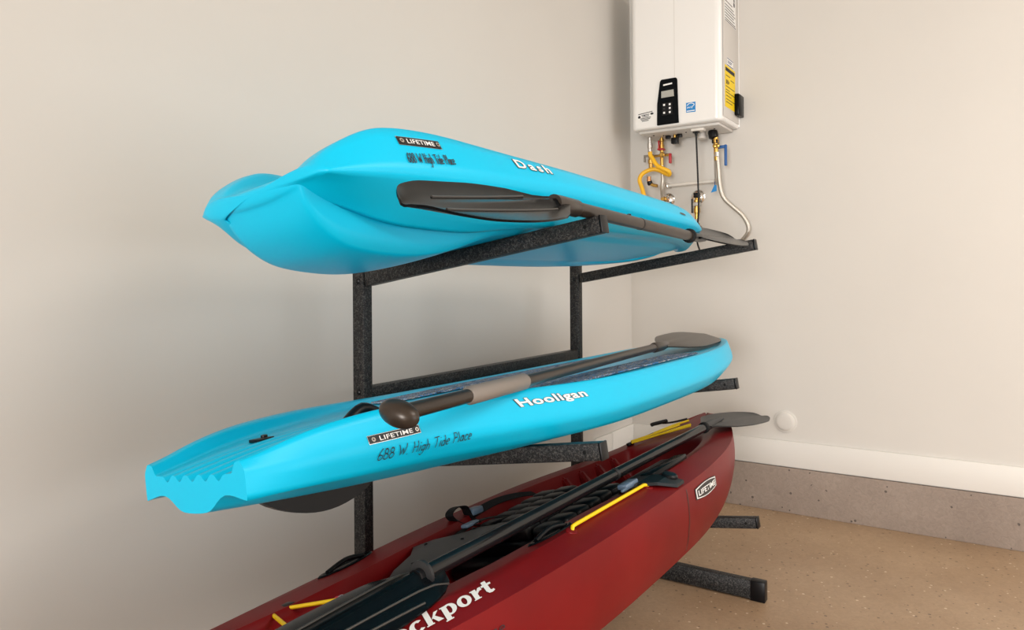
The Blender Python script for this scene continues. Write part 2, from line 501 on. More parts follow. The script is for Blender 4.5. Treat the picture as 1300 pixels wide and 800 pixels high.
# ------------------------------------------------------------------ room
RX, RY, RZ = -11.0, -6.2, 3.0
structure(box('floor', (RX, RY, -0.1), (0, 0, 0), FLOOR))
structure(box('ceiling', (RX-0.1, RY-0.1, RZ), (0.1, 0.1, RZ+0.1), CEIL))
structure(box('wall_left', (RX, 0, 0), (0.1, 0.1, RZ), WALL))
structure(box('wall_right', (0, RY, 0), (0.1, 0, RZ), WALL))
bm = bmesh.new()
a_box(bm, (RX, RY-0.1, 0), (-3.8, RY, RZ)); a_box(bm, (-0.05, RY-0.1, 0), (0, RY, RZ)); a_box(bm, (-3.8, RY-0.1, 2.4), (-0.05, RY, RZ))
structure(bmobj('wall_front', bm, WALL))
bm = bmesh.new()
a_box(bm, (RX-0.1, RY, 0), (RX, -4.0, RZ)); a_box(bm, (RX-0.1, -2.0, 0), (RX, 0, RZ)); a_box(bm, (RX-0.1, -4.0, 2.3), (RX, -2.0, RZ))
structure(bmobj('wall_back', bm, WALL))
structure(box('trim_1', (-0.016, RY, 0), (-0.0005, -0.0005, 0.2115), CURB, bev=0.003))
structure(box('trim_2', (-0.45, -0.016, 0), (-0.0165, -0.0005, 0.2115), CURB, bev=0.003))
structure(box('baseboard_right', (-0.0135, RY, 0.216), (-0.0005, -0.0005, 0.335), TRIM, bev=0.002))
structure(box('baseboard_left', (-0.2655, -0.0135, 0.216), (-0.014, -0.0005, 0.335), TRIM, bev=0.002))
structure(box('baseboard_left', (-0.45, -0.0135, 0.216), (-0.2685, -0.0005, 0.335), TRIM, bev=0.002))

# ------------------------------------------------------------------ rack
TILT = 9.32
rack = thing('kayak_rack', 'black hammered steel rack with three tiers of tilted arms along the wall', 'rack', (-1.62, -0.22, 0))
RO = Vector((-1.62, -0.22, 0))
def rk(p): return Vector(p)-RO
PW = 0.032
POSTX = (-2.2, -1.036)
for px in POSTX:
    box('post', rk((px, -0.238, 0.0)), rk((px+PW, -0.198, 1.165)), STEEL, rack, 0.003)
    for z in (1.098, 0.811, 0.63, 0.16):
        lathe('bolt', rk((px+0.001, -0.218, z)), (-1, 0, 0), [(0, 0.0075), (0.0025, 0.0075), (0.0045, 0.005), (0.005, 0.002)], BLACK, rack, 12)
box('crossbar', rk((POSTX[0]+PW+0.0005, -0.236, 0.785)), rk((POSTX[1]-0.0005, -0.206, 0.823)), STEEL, rack, 0.002)
def arm(px, ztop, tip_y):
    y0 = -0.2385
    L = (y0-tip_y)/math.cos(R(TILT))
    M = Matrix.Translation(rk((px+0.001, y0, ztop))) @ Matrix.Rotation(-R(TILT), 4, 'X')
    a = box('arm', (0, -L+0.006, -0.0365), (0.03, 0, 0), STEEL, rack, 0.0025, M)
    box('end_cap', (-0.0008, -L, -0.0372), (0.0308, -L+0.0055, 0.0008), BLACK, rack, 0.002, M)
    lathe('bolt_hole', M @ Vector((0.001, -L+0.04, -0.018)), (-1, 0, 0), [(0, 0.0045), (0.0012, 0.0045), (0.0014, 0.003)], RUBBER, rack, 10)
TOPZ = 1.121; MIDZ = TOPZ-0.468; LOWZ = TOPZ-0.948
for px, mid_tip in ((POSTX[0], -0.908), (POSTX[1], -0.845)):
    arm(px, TOPZ, -0.912); arm(px, MIDZ, mid_tip); arm(px, LOWZ, -0.914)
    box('foot', rk((px, -0.90, 0.004)), rk((px+PW, -0.2385, 0.066)), STEEL, rack, 0.003)
    box('foot_cap', rk((px-0.0015, -0.94, 0.0)), rk((px+PW+0.0015, -0.8905, 0.0685)), BLACK, rack, 0.003)

# ------------------------------------------------------------------ kayak frames
def kframe(name, label, O, tilt):
    return thing(name, label, 'kayak', O, (-R(tilt), 0, 0))

# ===== top kayak
top = kframe('kayak', 'bright cyan kayak with twin stern scoops on the top tier of the rack', (-1.8, -0.575, 1.177), TILT)
hb = pchip([(-.965, .168), (-.85, .2), (-.6, .245), (-.2, .28), (.2, .285), (.45, .268), (.65, .23), (.8, .18), (.92, .12), (1.0, .065), (1.04, .025)])
def off(d, h=hb): return lambda x: max(h(x)-d*min(1.0, h(x)/0.16), 0.0)
Gz = pchip([(-.965, .088), (-.945, .108), (-.914, .128), (-.877, .147), (-.822, .162), (-.737, .160), (-.624, .149), (-.373, .130), (-.09, .115), (.24, .103), (.6, .095), (.9, .088), (1.04, .07)])
Cz = pchip([(-.965, .065), (-.85, .070), (-.6, .075), (-.38, .074), (-.18, .066), (.05, .055), (.3, .047), (.7, .043), (1.04, .045)])
Kz = pchip([(-.965, .054), (-.93, .034), (-.90, .022), (-.84, .012), (-.79, .005), (-.6, .002), (-.4, .002), (.2, .0), (.6, .0), (.8, .0), (.95, .008), (1.04, .03)])
K2z = pchip([(-.965, .050), (-.94, .032), (-.89, .012), (-.834, -.008), (-.77, -.020), (-.65, -.018), (-.5, -.004), (-.4, .002), (.75, .002), (.95, .010), (1.04, .028)])
Qz = pchip([(-.965, .058), (-.93, .060), (-.85, .052), (-.75, .040), (-.65, .028), (-.55, .016), (-.42, .010), (.6, .012), (.9, .014), (1.04, .03)])
Ez = pchip([(-.965, .054), (-.952, .026), (-.925, -.006), (-.863, -.038), (-.736, -.050), (-.657, -.046), (-.55, -.022), (-.44, .001), (.72, .001), (.86, .016), (1.04, .042)])
Bz = pchip([(-.965, .044), (-.952, .014), (-.925, -.014), (-.863, -.044), (-.736, -.056), (-.657, -.052), (-.55, -.026), (-.44, .0), (.72, .0), (.86, .014), (1.04, .040)])
Dz = pchip([(-.965, .080), (-.9, .105), (-.8, .120), (-.70, .118), (-.62, .065), (.25, .05), (.36, .115), (.7, .118), (1.04, .085)])
E_y = pchip([(-.965, .098), (-.8, .104), (-.4, .13), (.5, .12), (.8, .08), (1.04, .01)])
Q_y = pchip([(-.965, .108), (-.8, .124), (-.4, .165), (.5, .155), (.8, .095), (1.04, .014)])
zero = lambda x: 0.0
SHR = pchip([(-.965, -.08), (-.9, -.13), (-.8, -.10), (-.6, .0), (1.1, .0)])
X1 = [-.965, -.955, -.94, -.918, -.88, -.84, -.79, -.73, -.67, -.61, -.55, -.49, -.43, -.36, -.28, -.18, -.06, .06, .18, .25, .30, .36, .46, .56, .66, .75, .82, .88, .93, .97, 1.0, 1.025, 1.04]
rails1 = [(zero, Dz, 0), (off(.14), Dz, 0), (off(.085), Dz, .3), (off(.07), lambda x: Gz(x)-.003, .4), (off(.03), Gz, .45), (hb, Cz, .6),
          (off(.05), Kz, .75, SHR), (off(.082), K2z, .8, SHR), (Q_y, Qz, .2, SHR), (E_y, Ez, .55), (lambda x: E_y(x)*.6, lambda x: .3*Ez(x)+.7*Bz(x), 0), (zero, Bz, 0)]
WX = lambda x: x if x < .4 else .4+(x-.4)*1.38
rails1 = [(lambda x, a=r[0]: a(WX(x)), lambda x, b=r[1]: b(WX(x))) + tuple(r[2:]) for r in rails1]
X1 = [x if x < .4 else .4+(x-.4)/1.38 for x in X1]
h1, b1 = hull('hull', X1, rails1, BLUE, top, [(.25, -.012), (.7, -.009), (.92, -.004)], [(.8, .006), (.4, .009)])

# ===== middle kayak
mid = kframe('kayak', 'bright cyan kayak with grooved square stern on the middle tier of the rack', (-1.7, -0.575, 0.707), TILT)
hb2 = pchip([(-1.185, .130), (-1.05, .165), (-.9, .200), (-.5, .265), (-.1, .295), (.3, .295), (.6, .272), (.85, .222), (1.02, .165), (1.14, .105), (1.21, .055), (1.24, .02)])
def off2(d): return off(d, hb2)
G2 = pchip([(-1.185, .118), (-1.16, .122), (-1.067, .143), (-.95, .153), (-.85, .154), (-.65, .145), (-.45, .136), (-.3, .132), (-.1, .129), (.4, .127), (.7, .129), (.9, .133), (1.15, .135), (1.24, .128)])
C2 = pchip([(-1.185, .103), (-1.1, .092), (-.97, .086), (-.685, .072), (-.43, .060), (-.2, .055), (.3, .055), (.7, .062), (1.0, .082), (1.24, .118)])
K2 = pchip([(-1.185, .059), (-1.08, .056), (-.94, .049), (-.8, .044), (-.47, .024), (-.3, .016), (-.1, .014), (.4, .014), (.7, .026), (.9, .042), (1.1, .072), (1.24, .108)])
N2 = pchip([(-1.185, .074), (-1.1, .052), (-1.0, .038), (-.8, .026), (-.5, .006), (-.3, .003), (.5, .003), (.9, .030), (1.24, .104)])
B2a = pchip([(-1.185, .043), (-1.1, .034), (-.86, .014), (-.7, .005), (-.5, .001), (.5, .001), (.9, .024), (1.1, .06), (1.24, .102)])
B2b = pchip([(-1.185, .040), (-1.1, .031), (-.86, .011), (-.7, .003), (-.5, .0), (.5, .0), (.9, .022), (1.1, .058), (1.24, .10)])
D2 = pchip([(-1.185, .099), (-1.1, .112), (-1.0, .123), (-.8, .130), (-.5, .125), (0, .120), (.5, .117), (.9, .116), (1.05, .120), (1.24, .126)])
gd = pchip([(-1.185, .015), (-1.0, .010), (-.85, .006), (-.68, 0.0), (1.3, 0.0)])
D2g = lambda x: D2(x)-gd(x)
def gy(v): return lambda x: min(v, hb2(x)*v/0.13)
X2 = [-1.185, -1.165, -1.14, -1.10, -1.05, -.99, -.92, -.85, -.77, -.70, -.62, -.52, -.40, -.26, -.1, .1, .3, .48, .62, .74, .84, .92, .99, 1.05, 1.10, 1.145, 1.18, 1.21, 1.24]
rails2 = [(zero, D2g, 0), (gy(.012), D2, .3), (gy(.023), D2, .3), (gy(.034), D2g, 0), (gy(.045), D2, .3), (gy(.056), D2, .3), (gy(.067), D2g, 0), (gy(.077), D2, .3),
          (lambda x: hb2(x)-min(.05, .031+.07*(x+1.185)) if x < -.8 else off2(.05)(x), D2, .5), (lambda x: hb2(x)-min(.034, .022+.05*(x+1.185)) if x < -.8 else off2(.034)(x), lambda x: G2(x)-.003, .65), (off2(.012), G2, .5), (hb2, C2, .45), (lambda x: max(hb2(x)-.038*min(1, max(0, (x+1.185)/.3)), 0) if x < 0 else off2(.038)(x), K2, .7),
          (lambda x: .58*hb2(x), N2, .2), (lambda x: .30*hb2(x), B2a, .3), (zero, B2b, .0)]
h2, b2 = hull('hull', X2, rails2, BLUE, mid, [], [(.75, .007), (.35, .011)], .0, shear=pchip([(-1.185, 0), (-.9, .005), (-.6, .03), (-.3, .045), (1.3, .045)]))

# ===== bottom kayak
bot = kframe('kayak', 'dark red sit-on fishing kayak with black seat on the lowest tier of the rack', (-1.957, -0.634, 0.246), 15)
bot.scale = (0.965, 0.965, 0.965)
hb3 = pchip([(-1.72, .03), (-1.66, .085), (-1.5, .16), (-1.3, .225), (-.9, .292), (-.5, .345), (-.1, .37), (.3, .37), (.6, .345), (.85, .305), (1.05, .255), (1.22, .195), (1.34, .14), (1.43, .085), (1.48, .045), (1.50, .018)])
def off3(d): return off(d, hb3)
R3 = pchip([(-1.72, .30), (-1.3, .262), (-.9, .248), (-.5, .243), (0, .243), (.3, .243), (.7, .243), (1.0, .252), (1.2, .268), (1.50, .292)])
T3 = pchip([(-1.72, .31), (-1.3, .285), (-.9, .275), (-.5, .272), (0, .276), (.4, .275), (.8, .266), (1.1, .272), (1.3, .285), (1.50, .298)])
S3 = pchip([(-1.72, .24), (-1.3, .17), (-.8, .15), (.6, .15), (1.0, .17), (1.25, .20), (1.50, .24)])
K3 = pchip([(-1.72, .20), (-1.5, .13), (-1.2, .09), (-.8, .065), (0, .06), (.5, .062), (.85, .08), (1.1, .105), (1.30, .135), (1.43, .16), (1.50, .19)])
B3 = pchip([(-1.72, .19), (-1.5, .10), (-1.2, .05), (-.8, .018), (-.5, .008), (.9, .008), (1.1, .025), (1.28, .075), (1.38, .13), (1.50, .18)])
F3 = pchip([(-1.72, .305), (-1.48, .275), (-1.43, .20), (-1.38, .17), (-.84, .17), (-.80, .20), (-.77, .235), (-.50, .235), (-.47, .20), (-.44, .12), (.95, .12), (.975, .19), (1.0, .255), (1.1, .268), (1.25, .282), (1.50, .30)])
X3 = [-1.72, -1.68, -1.6, -1.48, -1.43, -1.38, -1.25, -1.1, -.95, -.84, -.80, -.77, -.70, -.60, -.50, -.47, -.44, -.35, -.2, -.05, .1, .25, .4, .55, .7, .82, .90, .95, .975, 1.0, 1.06, 1.14, 1.22, 1.28, 1.34, 1.39, 1.43, 1.46, 1.48, 1.495, 1.50]
CW = pchip([(-1.5, .11), (-.8, .12), (-.6, .155), (-.1, .155), (.25, .115), (1.5, .11)])
rails3 = [(zero, F3, 0), (off3(.24), F3, 0), (lambda x: off3(CW(x)+.025)(x), F3, .8), (lambda x: off3(CW(x)+.01)(x), lambda x: .8*F3(x)+.2*T3(x), .2), (lambda x: off3(CW(x))(x), lambda x: T3(x)-.008, .9), (off3(.068), T3, .9), (hb3, R3, 1.0),
          (off3(.008), S3, 0), (off3(.05), K3, .5), (lambda x: .55*hb3(x), lambda x: .45*K3(x)+.55*B3(x), 0), (zero, B3, .3)]
h3, b3 = hull('hull', X3, rails3, RED, bot, [(.6, -.008), (.25, -.012)], [(.7, .004), (.3, .006)], sharp=24)

# ------------------------------------------------------------------ badges and names
def badge(parent, bvh, bl, br, tl, screws=True):
    f = SideFrame(bvh, bl, br, tl)
    p = sheet('name_plate', f, (0, 0, 1, 1), SILVER, parent, 0.0)
    sheet('plate_face', f, (.012, .07, .988, .93), LBLACK, p, .0008)
    lettering('plate_lettering', f, 'LIFETIME', WHITE, p, .0016, .012, 1.05, .20, .84, .24, .5)
    asp = f.u.length/f.v.length
    for cx in (.09, .93):
        r = .26
        poly = [(cx+r*math.cos(2*PI*k/10)/asp, .5+r*math.sin(2*PI*k/10)) for k in range(10)]
        polys('screw', f, [poly], CHROME, p, .0018)
        poly2 = [(cx+.1*math.cos(2*PI*k/6)/asp, .5+.1*math.sin(2*PI*k/6)) for k in range(6)]
        polys('screw_socket', f, [poly2], LBLACK, p, .0022)
def hand_text(parent, bvh, bl, br, tl, txt, w):
    f = SideFrame(bvh, bl, br, tl)
    st, L = hand(txt)
    ribbons('handwritten_address', f, st, w, f.u.length/f.v.length, INK, parent, .0006)
badge(top, b1, (-.817, .123), (-.7244, .123), (-.819, .1396))
hand_text(top, b1, (-.8132, .0895), (-.707, .094), (-.8138, .1075), '688 W High Tide Place', .10)
f = SideFrame(b1, (-.5251, .1083), (-.4091, .1058), (-.5305, .1287))
lettering('name_outline', f, 'Dash', DGREY, top, 0.0, .05, 1.30, -.02, 1.02, -.02, .92)
lettering('name_lettering', f, 'Dash', WHITE, top, .0006, .024, 1.36, 0, 1, 0, .88)
badge(mid, b2, (-.985, .098), (-.8828, .0986), (-.9868, .1124))
hand_text(mid, b2, (-.9694, .070), (-.7695, .0672), (-.9713, .087), '688 W. High Tide Place', .085)
f = SideFrame(b2, (-.6289, .1018), (-.396, .0892), (-.6432, .1181))
lettering('name_outline', f, 'Hooligan', DGREY, mid, 0.0, .055, 1.06, -.01, 1.01)
lettering('name_lettering', f, 'Hooligan', WHITE, mid, .0006, .028, 1.1)

# slab lettering of the bottom kayak, drawn as outlines (unit: cap height)
def ring_poly(cx, cy, rx, ry, ix, iy, a0, a1, n=14):
    out = []
    for i in range(n):
        t0 = R(a0+(a1-a0)*i/n); t1 = R(a0+(a1-a0)*(i+1)/n)
        out.append([(cx+ix*math.cos(t0), cy+iy*math.sin(t0)), (cx+rx*math.cos(t0), cy+ry*math.sin(t0)), (cx+rx*math.cos(t1), cy+ry*math.sin(t1)), (cx+ix*math.cos(t1), cy+iy*math.sin(t1))])
    return out
def rect(x0, y0, x1, y1): return [(x0, y0), (x1, y0), (x1, y1), (x0, y1)]
SL = {
 'R': (.86, [rect(.08, 0, .32, 1), rect(0, 0, .40, .09), rect(0, .91, .4, 1), [(.38, .46), (.58, .48), (.86, 0), (.62, 0)]] + ring_poly(.38, .72, .36, .28, .14, .14, -90, 90)),
 'o': (.70, ring_poly(.33, .35, .34, .37, .12, .24, 0, 360, 22)),
 'c': (.62, ring_poly(.33, .35, .34, .37, .12, .24, 48, 318, 18)),
 'k': (.74, [rect(.06, 0, .29, 1.0), rect(0, .92, .2, 1.0), [(.29, .28), (.50, .68), (.70, .68), (.44, .38)], [(.33, .40), (.47, .46), (.76, 0), (.50, 0)], rect(.0, 0, .34, .07)]),
 'p': (.74, [rect(.06, -.28, .29, .70), rect(0, .62, .2, .70), rect(0, -.28, .36, -.20)] + ring_poly(.37, .35, .33, .37, .11, .25, -125, 125, 18)),
 'r': (.56, [rect(.06, 0, .29, .70), rect(0, .62, .2, .70), rect(0, 0, .36, .07), [(.29, .34), (.29, .52), (.42, .70), (.56, .70), (.56, .48), (.44, .48)]]),
 't': (.50, [rect(.1, .16, .33, .92), rect(0, .56, .5, .70), [(.1, .2), (.33, .2), (.38, .16), (.46, .18), (.50, .05), (.34, -.02), (.18, .02)]]),
}
def slab(txt):
    x = 0; out = []
    for ch in txt:
        w, ps = SL[ch]
        for p in ps: out.append([(x+q[0], q[1]) for q in p])
        x += w+.03
    return out, x
ps, L = slab('Rockport')
bl = Vector((-.738, -.291, .254)); br = Vector((-.571, -.310, .255))
x_k = sum(SL[c][0]+.03 for c in 'Roc')
scale = (br-bl)/(L-.03-x_k)
org = bl - scale*x_k
f = SideFrame(b3, org, org+scale, org+Vector((.021, .031, .016)), .0012, (0, .45, -.9))
oc = []
for p in ps:
    cx = sum(q[0] for q in p)/len(p); cy = sum(q[1] for q in p)/len(p)
    oc.append([(q[0]+(.05 if q[0] > cx else -.05), q[1]+(.035 if q[1] > cy else -.035)) for q in p])
polys('name_lettering', f, ps, WHITE, bot, .0006)
hand_text(bot, b3, (-1.02, .192), (-.5904, .1946), (-1.02, .2132), '688 W High Tide Place', .085)
# shield badge
f = SideFrame(b3, (.2953, .1876), (.5118, .1786), (.2924, .2173))
def shield(g):
    a0, a1 = g, 1-g
    topc = [(a0+(a1-a0)*k/8, 1-2.2*g+.22*math.sin(PI*k/8)) for k in range(9)]
    botc = [(a1-(a1-a0)*k/8, 2.2*g-.22*math.sin(PI*k/8)) for k in range(9)]
    return topc+botc
o = polys('name_plate', f, [shield(0)], LBLACK, bot, 0)
polys('plate_border', f, [shield(.03)], WHITE, o, .0008)
polys('plate_face', f, [shield(.065)], LBLACK, o, .0016)
lettering('plate_lettering', f, 'LIFETIME', WHITE, o, .0024, .02, 1.0, .10, .90, .26, .48)

# ------------------------------------------------------------------ kayak fittings
def deck_z(bvh, x, y):
    loc, nor, i, d = bvh.ray_cast(Vector((x, y, 1.5)), Vector((0, 0, -1)))
    return loc.z if loc else 0.2
# middle kayak: camouflage mats, drain plug, fin, handles
def mat_strip(pts_in, pts_out, bvh, parent):
    vs, fs = [], []
    for (a, b) in zip(pts_in, pts_out):
        for t in (0, .5, 1):
            x = a[0]+(b[0]-a[0])*t; y = a[1]+(b[1]-a[1])*t
            vs.append((x, y, deck_z(bvh, x, y)+.0045))
    for i in range(len(pts_in)-1):
        for k in range(2):
            q = i*3+k
            fs.append((q, q+1, q+4, q+3))
    o = meshobj('deck_mat', vs, fs, CAMO, parent)
    md = o.modifiers.new('t', 'SOLIDIFY'); md.thickness = .004; md.offset = 0
    return o
xs = [-.60+.06*i for i in range(20)]
mat_strip([(x, min(.13, hb2(x)-.07)) for x in xs], [(x, hb2(x)-.058) for x in xs], b2, mid)
xs = [-.52+.06*i for i in range(18)]
mat_strip([(x, -.10) for x in xs], [(x, -min(hb2(x)-.058, .215)) for x in xs], b2, mid)
dz = deck_z(b2, -1.0, .06)
lathe('drain_plug', (-1.0, .065, dz), (0, 0, 1), [(0, .016), (.003, .016), (.004, .006), (.010, .006), (.011, .003)], BLACK, mid, 14)
box('drain_tab', (-1.022, .05, dz+.0005), (-.99, .08, dz+.006), BLACK, mid, .001)
bm = bmesh.new()
vsA = [(-1.075+.255*i/14, .030+(-.026*i/14) - .036*math.sin(PI*i/14)**.8) for i in range(15)]
prof = [(-1.075, .04)] + vsA + [(-.82, .018)]
for y in (-.006, .006): [bm.verts.new((p[0], y, p[1])) for p in prof]
bm.verts.ensure_lookup_table(); n = len(prof)
bm.faces.new([bm.verts[i] for i in range(n)]); bm.faces.new([bm.verts[n+i] for i in reversed(range(n))])
for i in range(n): bm.faces.new((bm.verts[i], bm.verts[(i+1) % n], bm.verts[n+(i+1) % n], bm.verts[n+i]))
bmobj('skeg', bm, BLACK, mid)
def grab(parent, bvh, x, y, L, Wd, ang=0.0, name='recessed_handle', lift=0.0):
    z = deck_z(bvh, x, y)
    M = Matrix.Translation((x, y, z)) @ Matrix.Rotation(ang, 4, 'Z')
    vs, fs = [], []
    n = 18
    rings = ((1.0, .0008), (.94, .004), (.82, .004), (.74, .0012), (0.0, .0012))
    for sc, h in rings[:-1]:
        for k in range(n):
            t = 2*PI*k/n
            vs.append(M @ Vector((L/2*sc*math.cos(t), Wd/2*sc*math.sin(t)*abs(math.sin(t))**.15, h)))
    vs = [Vector((v.x, v.y, v.z - z + deck_z(bvh, v.x, v.y))) for v in vs]
    for i in range(3):
        for k in range(n): fs.append((i*n+k, i*n+(k+1) % n, (i+1)*n+(k+1) % n, (i+1)*n+k))
    fs.append(tuple(3*n+k for k in range(n)))
    h = meshobj(name, vs, fs, GLOSS, parent, True)
    p0 = M @ Vector((-L*.33, 0, 0)); p1 = M @ Vector((L*.33, 0, 0)); pm = M @ Vector((0, 0, 0))
    zz = lambda p, q: Vector((p.x, p.y, deck_z(bvh, p.x, p.y)+q+(lift if q > .01 else 0)))
    tube('grip', spline([zz(p0, .004), zz(pm, .013), zz(p1, .004)], 5), .006+lift*.35, BLACK, h, 8)
grab(mid, b2, -.93, -.115, .15, .05, 0.0, 'recessed_handle', .014)
# top kayak drain hole at bow side
sf = SideFrame(b1, (.27, .062), (.33, .062), (.27, .072))
polys('drain_slot', sf, [[(.0, .5), (.2, .9), (.8, .9), (1, .5), (.8, .1), (.2, .1)]], DGREY, top)

# bottom kayak: hull seam, carry handles, cords, cleat, seat, sticker
sf = SideFrame(b3, (.232, .06), (.24, .06), (.232, .245))
vs, fs = [], []
for k in range(13):
    for a in (0, .6): vs.append(sf.at(a, k/12, -.0006))
for k in range(12): fs.append((2*k, 2*k+1, 2*k+3, 2*k+2))
meshobj('hull_seam', vs, fs, LBLACK, bot)
grab(bot, b3, -.27, -.250, .17, .046, -.05, 'side_handle')
grab(bot, b3, -.39, .275, .20, .04, .11, 'side_handle')
def cord(pts, parent, bvh, r=.0042, lift=.004, name='bungee_cord'):
    P = []
    for i in range(len(pts)-1):
        a, b = pts[i], pts[i+1]
        for k in range(6):
            t = k/6; P.append((a[0]+(b[0]-a[0])*t, a[1]+(b[1]-a[1])*t, a[2]+(b[2]-a[2])*t))
    P.append(pts[-1])
    return tube(name, P, r, YEL, parent, 8)
def on3(x, y, lift=.005): return (x, y, deck_z(b3, x, y)+lift)
# side cord on the near band
pA = on3(-.262, -.300, -.004); pB = on3(.128, -.312, -.004)
tube('side_cord', [pA, (pA[0]+.008, pA[1], pA[2]+.012)] + [((pA[0]*(1-t)+pB[0]*t), pA[1]*(1-t)+pB[1]*t, (pA[2]+.013)*(1-t)+(pB[2]+.013)*t) for t in (.05, .3, .6, .95)] + [(pB[0]-.004, pB[1], pB[2]+.010), pB], .0046, YEL, bot, 8)
lathe('cord_eyelet', on3(-.262, -.300, -.001), (0, -.5, 1), [(0, .014), (.003, .013), (.004, .008)], RED, bot, 14)
lathe('cord_eyelet', on3(.128, -.312, -.001), (0, -.5, 1), [(0, .014), (.003, .013), (.004, .008)], RED, bot, 14)
# stern bungee, far side pad eyes
yz = .248
cord([(-.640, .195, yz+.012), (-.60, .10, yz+.01), (-.56, 0.0, yz+.008)], bot, b3)
cord([(-.668, .200, yz+.012), (-.715, .10, yz+.008), (-.76, 0.0, yz+.006)], bot, b3)
bm = bmesh.new()
a_box(bm, (-.72, .192, yz-.006), (-.62, .215, yz+.008), .004); a_box(bm, (-.645, .185, yz-.002), (-.615, .215, yz+.019), .005)
bmobj('pad_eye', bm, BLACK, bot, True, 40)
# bow bungee
bz = lambda x, y: deck_z(b3, x, y)+.012
cord([(1.06, .165, bz(1.06, .165)), (1.16, .10, bz(1.16, .10)), (1.24, .02, bz(1.24, .02))], bot, b3)
cord([(1.04, .155, bz(1.04, .155)), (1.12, .06, bz(1.12, .06)), (1.18, -.05, bz(1.18, -.05))], bot, b3)
cord([(1.18, .115, bz(1.18, .115)), (1.26, .06, bz(1.26, .06)), (1.30, 0.0, bz(1.30, 0))], bot, b3)
cord([(1.13, .05, bz(1.13, .05)), (1.18, .0, bz(1.18, 0)), (1.21, -.04, bz(1.21, -.04))], bot, b3)
for x, y in ((1.05, .165), (1.19, .118)):
    z = deck_z(b3, x, y)
    box('pad_eye', (x-.022, y-.008, z), (x+.022, y+.010, z+.012), BLACK, bot, .004)
# bow toggle handle, far side
tube('bow_handle', [(1.27, .085, .315), (1.20, .115, .318), (1.19, .12, .317)], .008, BLACK, bot, 10)
tube('handle_cord', spline([(1.25, .095, .31), (1.30, .07, .302), (1.36, .03, .30)], 4), .004, BLACK, bot, 8)
box('side_toggle', (.98, .285, .235), (1.05, .305, .262), TAN, bot, .004)
# foot brace cleat over the near band
bm = bmesh.new()
def slabrow(rows):
    V = []
    for x0, x1, y, z in rows:
        V.append([bm.verts.new((x0, y, z)), bm.verts.new((x1, y, z)), bm.verts.new((x1, y, z-.008)), bm.verts.new((x0, y, z-.008))])
    for a, b in zip(V, V[1:]):
        for k in range(4): bm.faces.new((a[k], a[(k+1) % 4], b[(k+1) % 4], b[k]))
    bm.faces.new(V[0]); bm.faces.new(list(reversed(V[-1])))
slabrow([(.08, .20, -.235, .283), (.085, .20, -.262, .288), (.10, .205, -.298, .288), (.14, .22, -.335, .277), (.19, .24, -.366, .256)])
cle = bmobj('cleat_bracket', bm, BLACK, bot)
box('cleat_channel', (.20, -.300, .276), (.46, -.262, .291), GLOSS, cle, .003)
box('cleat_rail', (.14, -.262, .278), (.44, -.225, .286), BLACK, cle, .002)
lathe('cleat_knob', (.225, -.335, .272), (0, -.45, 1), [(-.004, .022), (.005, .022), (.009, .018), (.010, .005)], BLACK, cle, 16)
box('buckle', (.055, -.292, .284), (.125, -.262, .297), BLUEGREY, cle, .004)
box('buckle_bar', (.03, -.290, .282), (.10, -.283, .289), BLUEGREY, cle, .002)
# inner ribs of the far cockpit wall
for x in (.60, .70, .80, .895):
    y1 = hb3(x)-.118
    vs = [(x-.012, y1-.006, .252), (x+.012, y1-.006, .252), (x+.026, y1-.075, .125), (x-.026, y1-.075, .125), (x-.012, y1+.02, .245), (x+.012, y1+.02, .245), (x+.026, y1+.02, .125), (x-.026, y1+.02, .125)]
    bm = bmesh.new(); V = [bm.verts.new(v) for v in vs]
    for q in ((0, 1, 2, 3), (7, 6, 5, 4), (0, 4, 5, 1), (3, 2, 6, 7), (0, 3, 7, 4), (1, 5, 6, 2)): bm.faces.new([V[i] for i in q])
    bmesh.ops.bevel(bm, geom=list(bm.edges), offset=.008, segments=3, affect='EDGES')
    bmobj('wall_rib', bm, RED, bot, True, 50)
# sticker on the tank well floor
st = FlatFrame((-.64, .075, deck_z(b3, -.64, .1)), (.09, .02, .0), (-.02, .09, .0))
stc = (-.535, .165, deck_z(b3, -.535, .165)+.002)
f = FlatFrame(stc, (.034, 0, 0), (0, .034, .002))
circ = lambda r, cx=0, cy=0, n=20: [(cx+r*math.cos(2*PI*k/n), cy+r*math.sin(2*PI*k/n)) for k in range(n)]
o = polys('round_sticker', f, [circ(1.0)], WHITE, bot)
polys('sticker_ring', f, [circ(.86)], NAVY, o, .0006)
polys('sticker_face', f, [circ(.68)], WHITE, o, .0012)
polys('sticker_stripe', f, [[(-.5, -.35), (.3, .4), (.05, .5), (-.6, -.1)]], NAVY, o, .0018)
polys('sticker_flash', f, [[(.0, -.1), (.6, .15), (.45, .35), (.0, .15)]], REDP, o, .0018)

# seat
seat = bpy.data.objects.new('seat', None); link(seat, bot); seat.empty_display_size = .05
bm = bmesh.new(); a_box(bm, (-.12, -.20, .13), (.42, .20, .175), .02, None, 3)
bmobj('seat_pan', bm, SEATM, seat, True, 50)
bm = bmesh.new()
# quilted backrest folded down: rows of padded blocks
for i in range(6):
    for j in range(5):
        x0 = -.05+.072*i; y0 = -.19+.076*j
        zt = .215+.02*math.sin(PI*(j+.5)/5)+.012*(i/5) + .02*(j/4)
        a_box(bm, (x0+.003, y0+.003, zt-.045), (x0+.069, y0+.073, zt), .012, None, 2)
bmobj('backrest', bm, SEATM, seat, True, 60)
bm = bmesh.new(); a_box(bm, (-.06, -.19, .165), (.385, .19, .205), .01)
bmobj('backrest_frame', bm, BLACK, seat, True, 50)
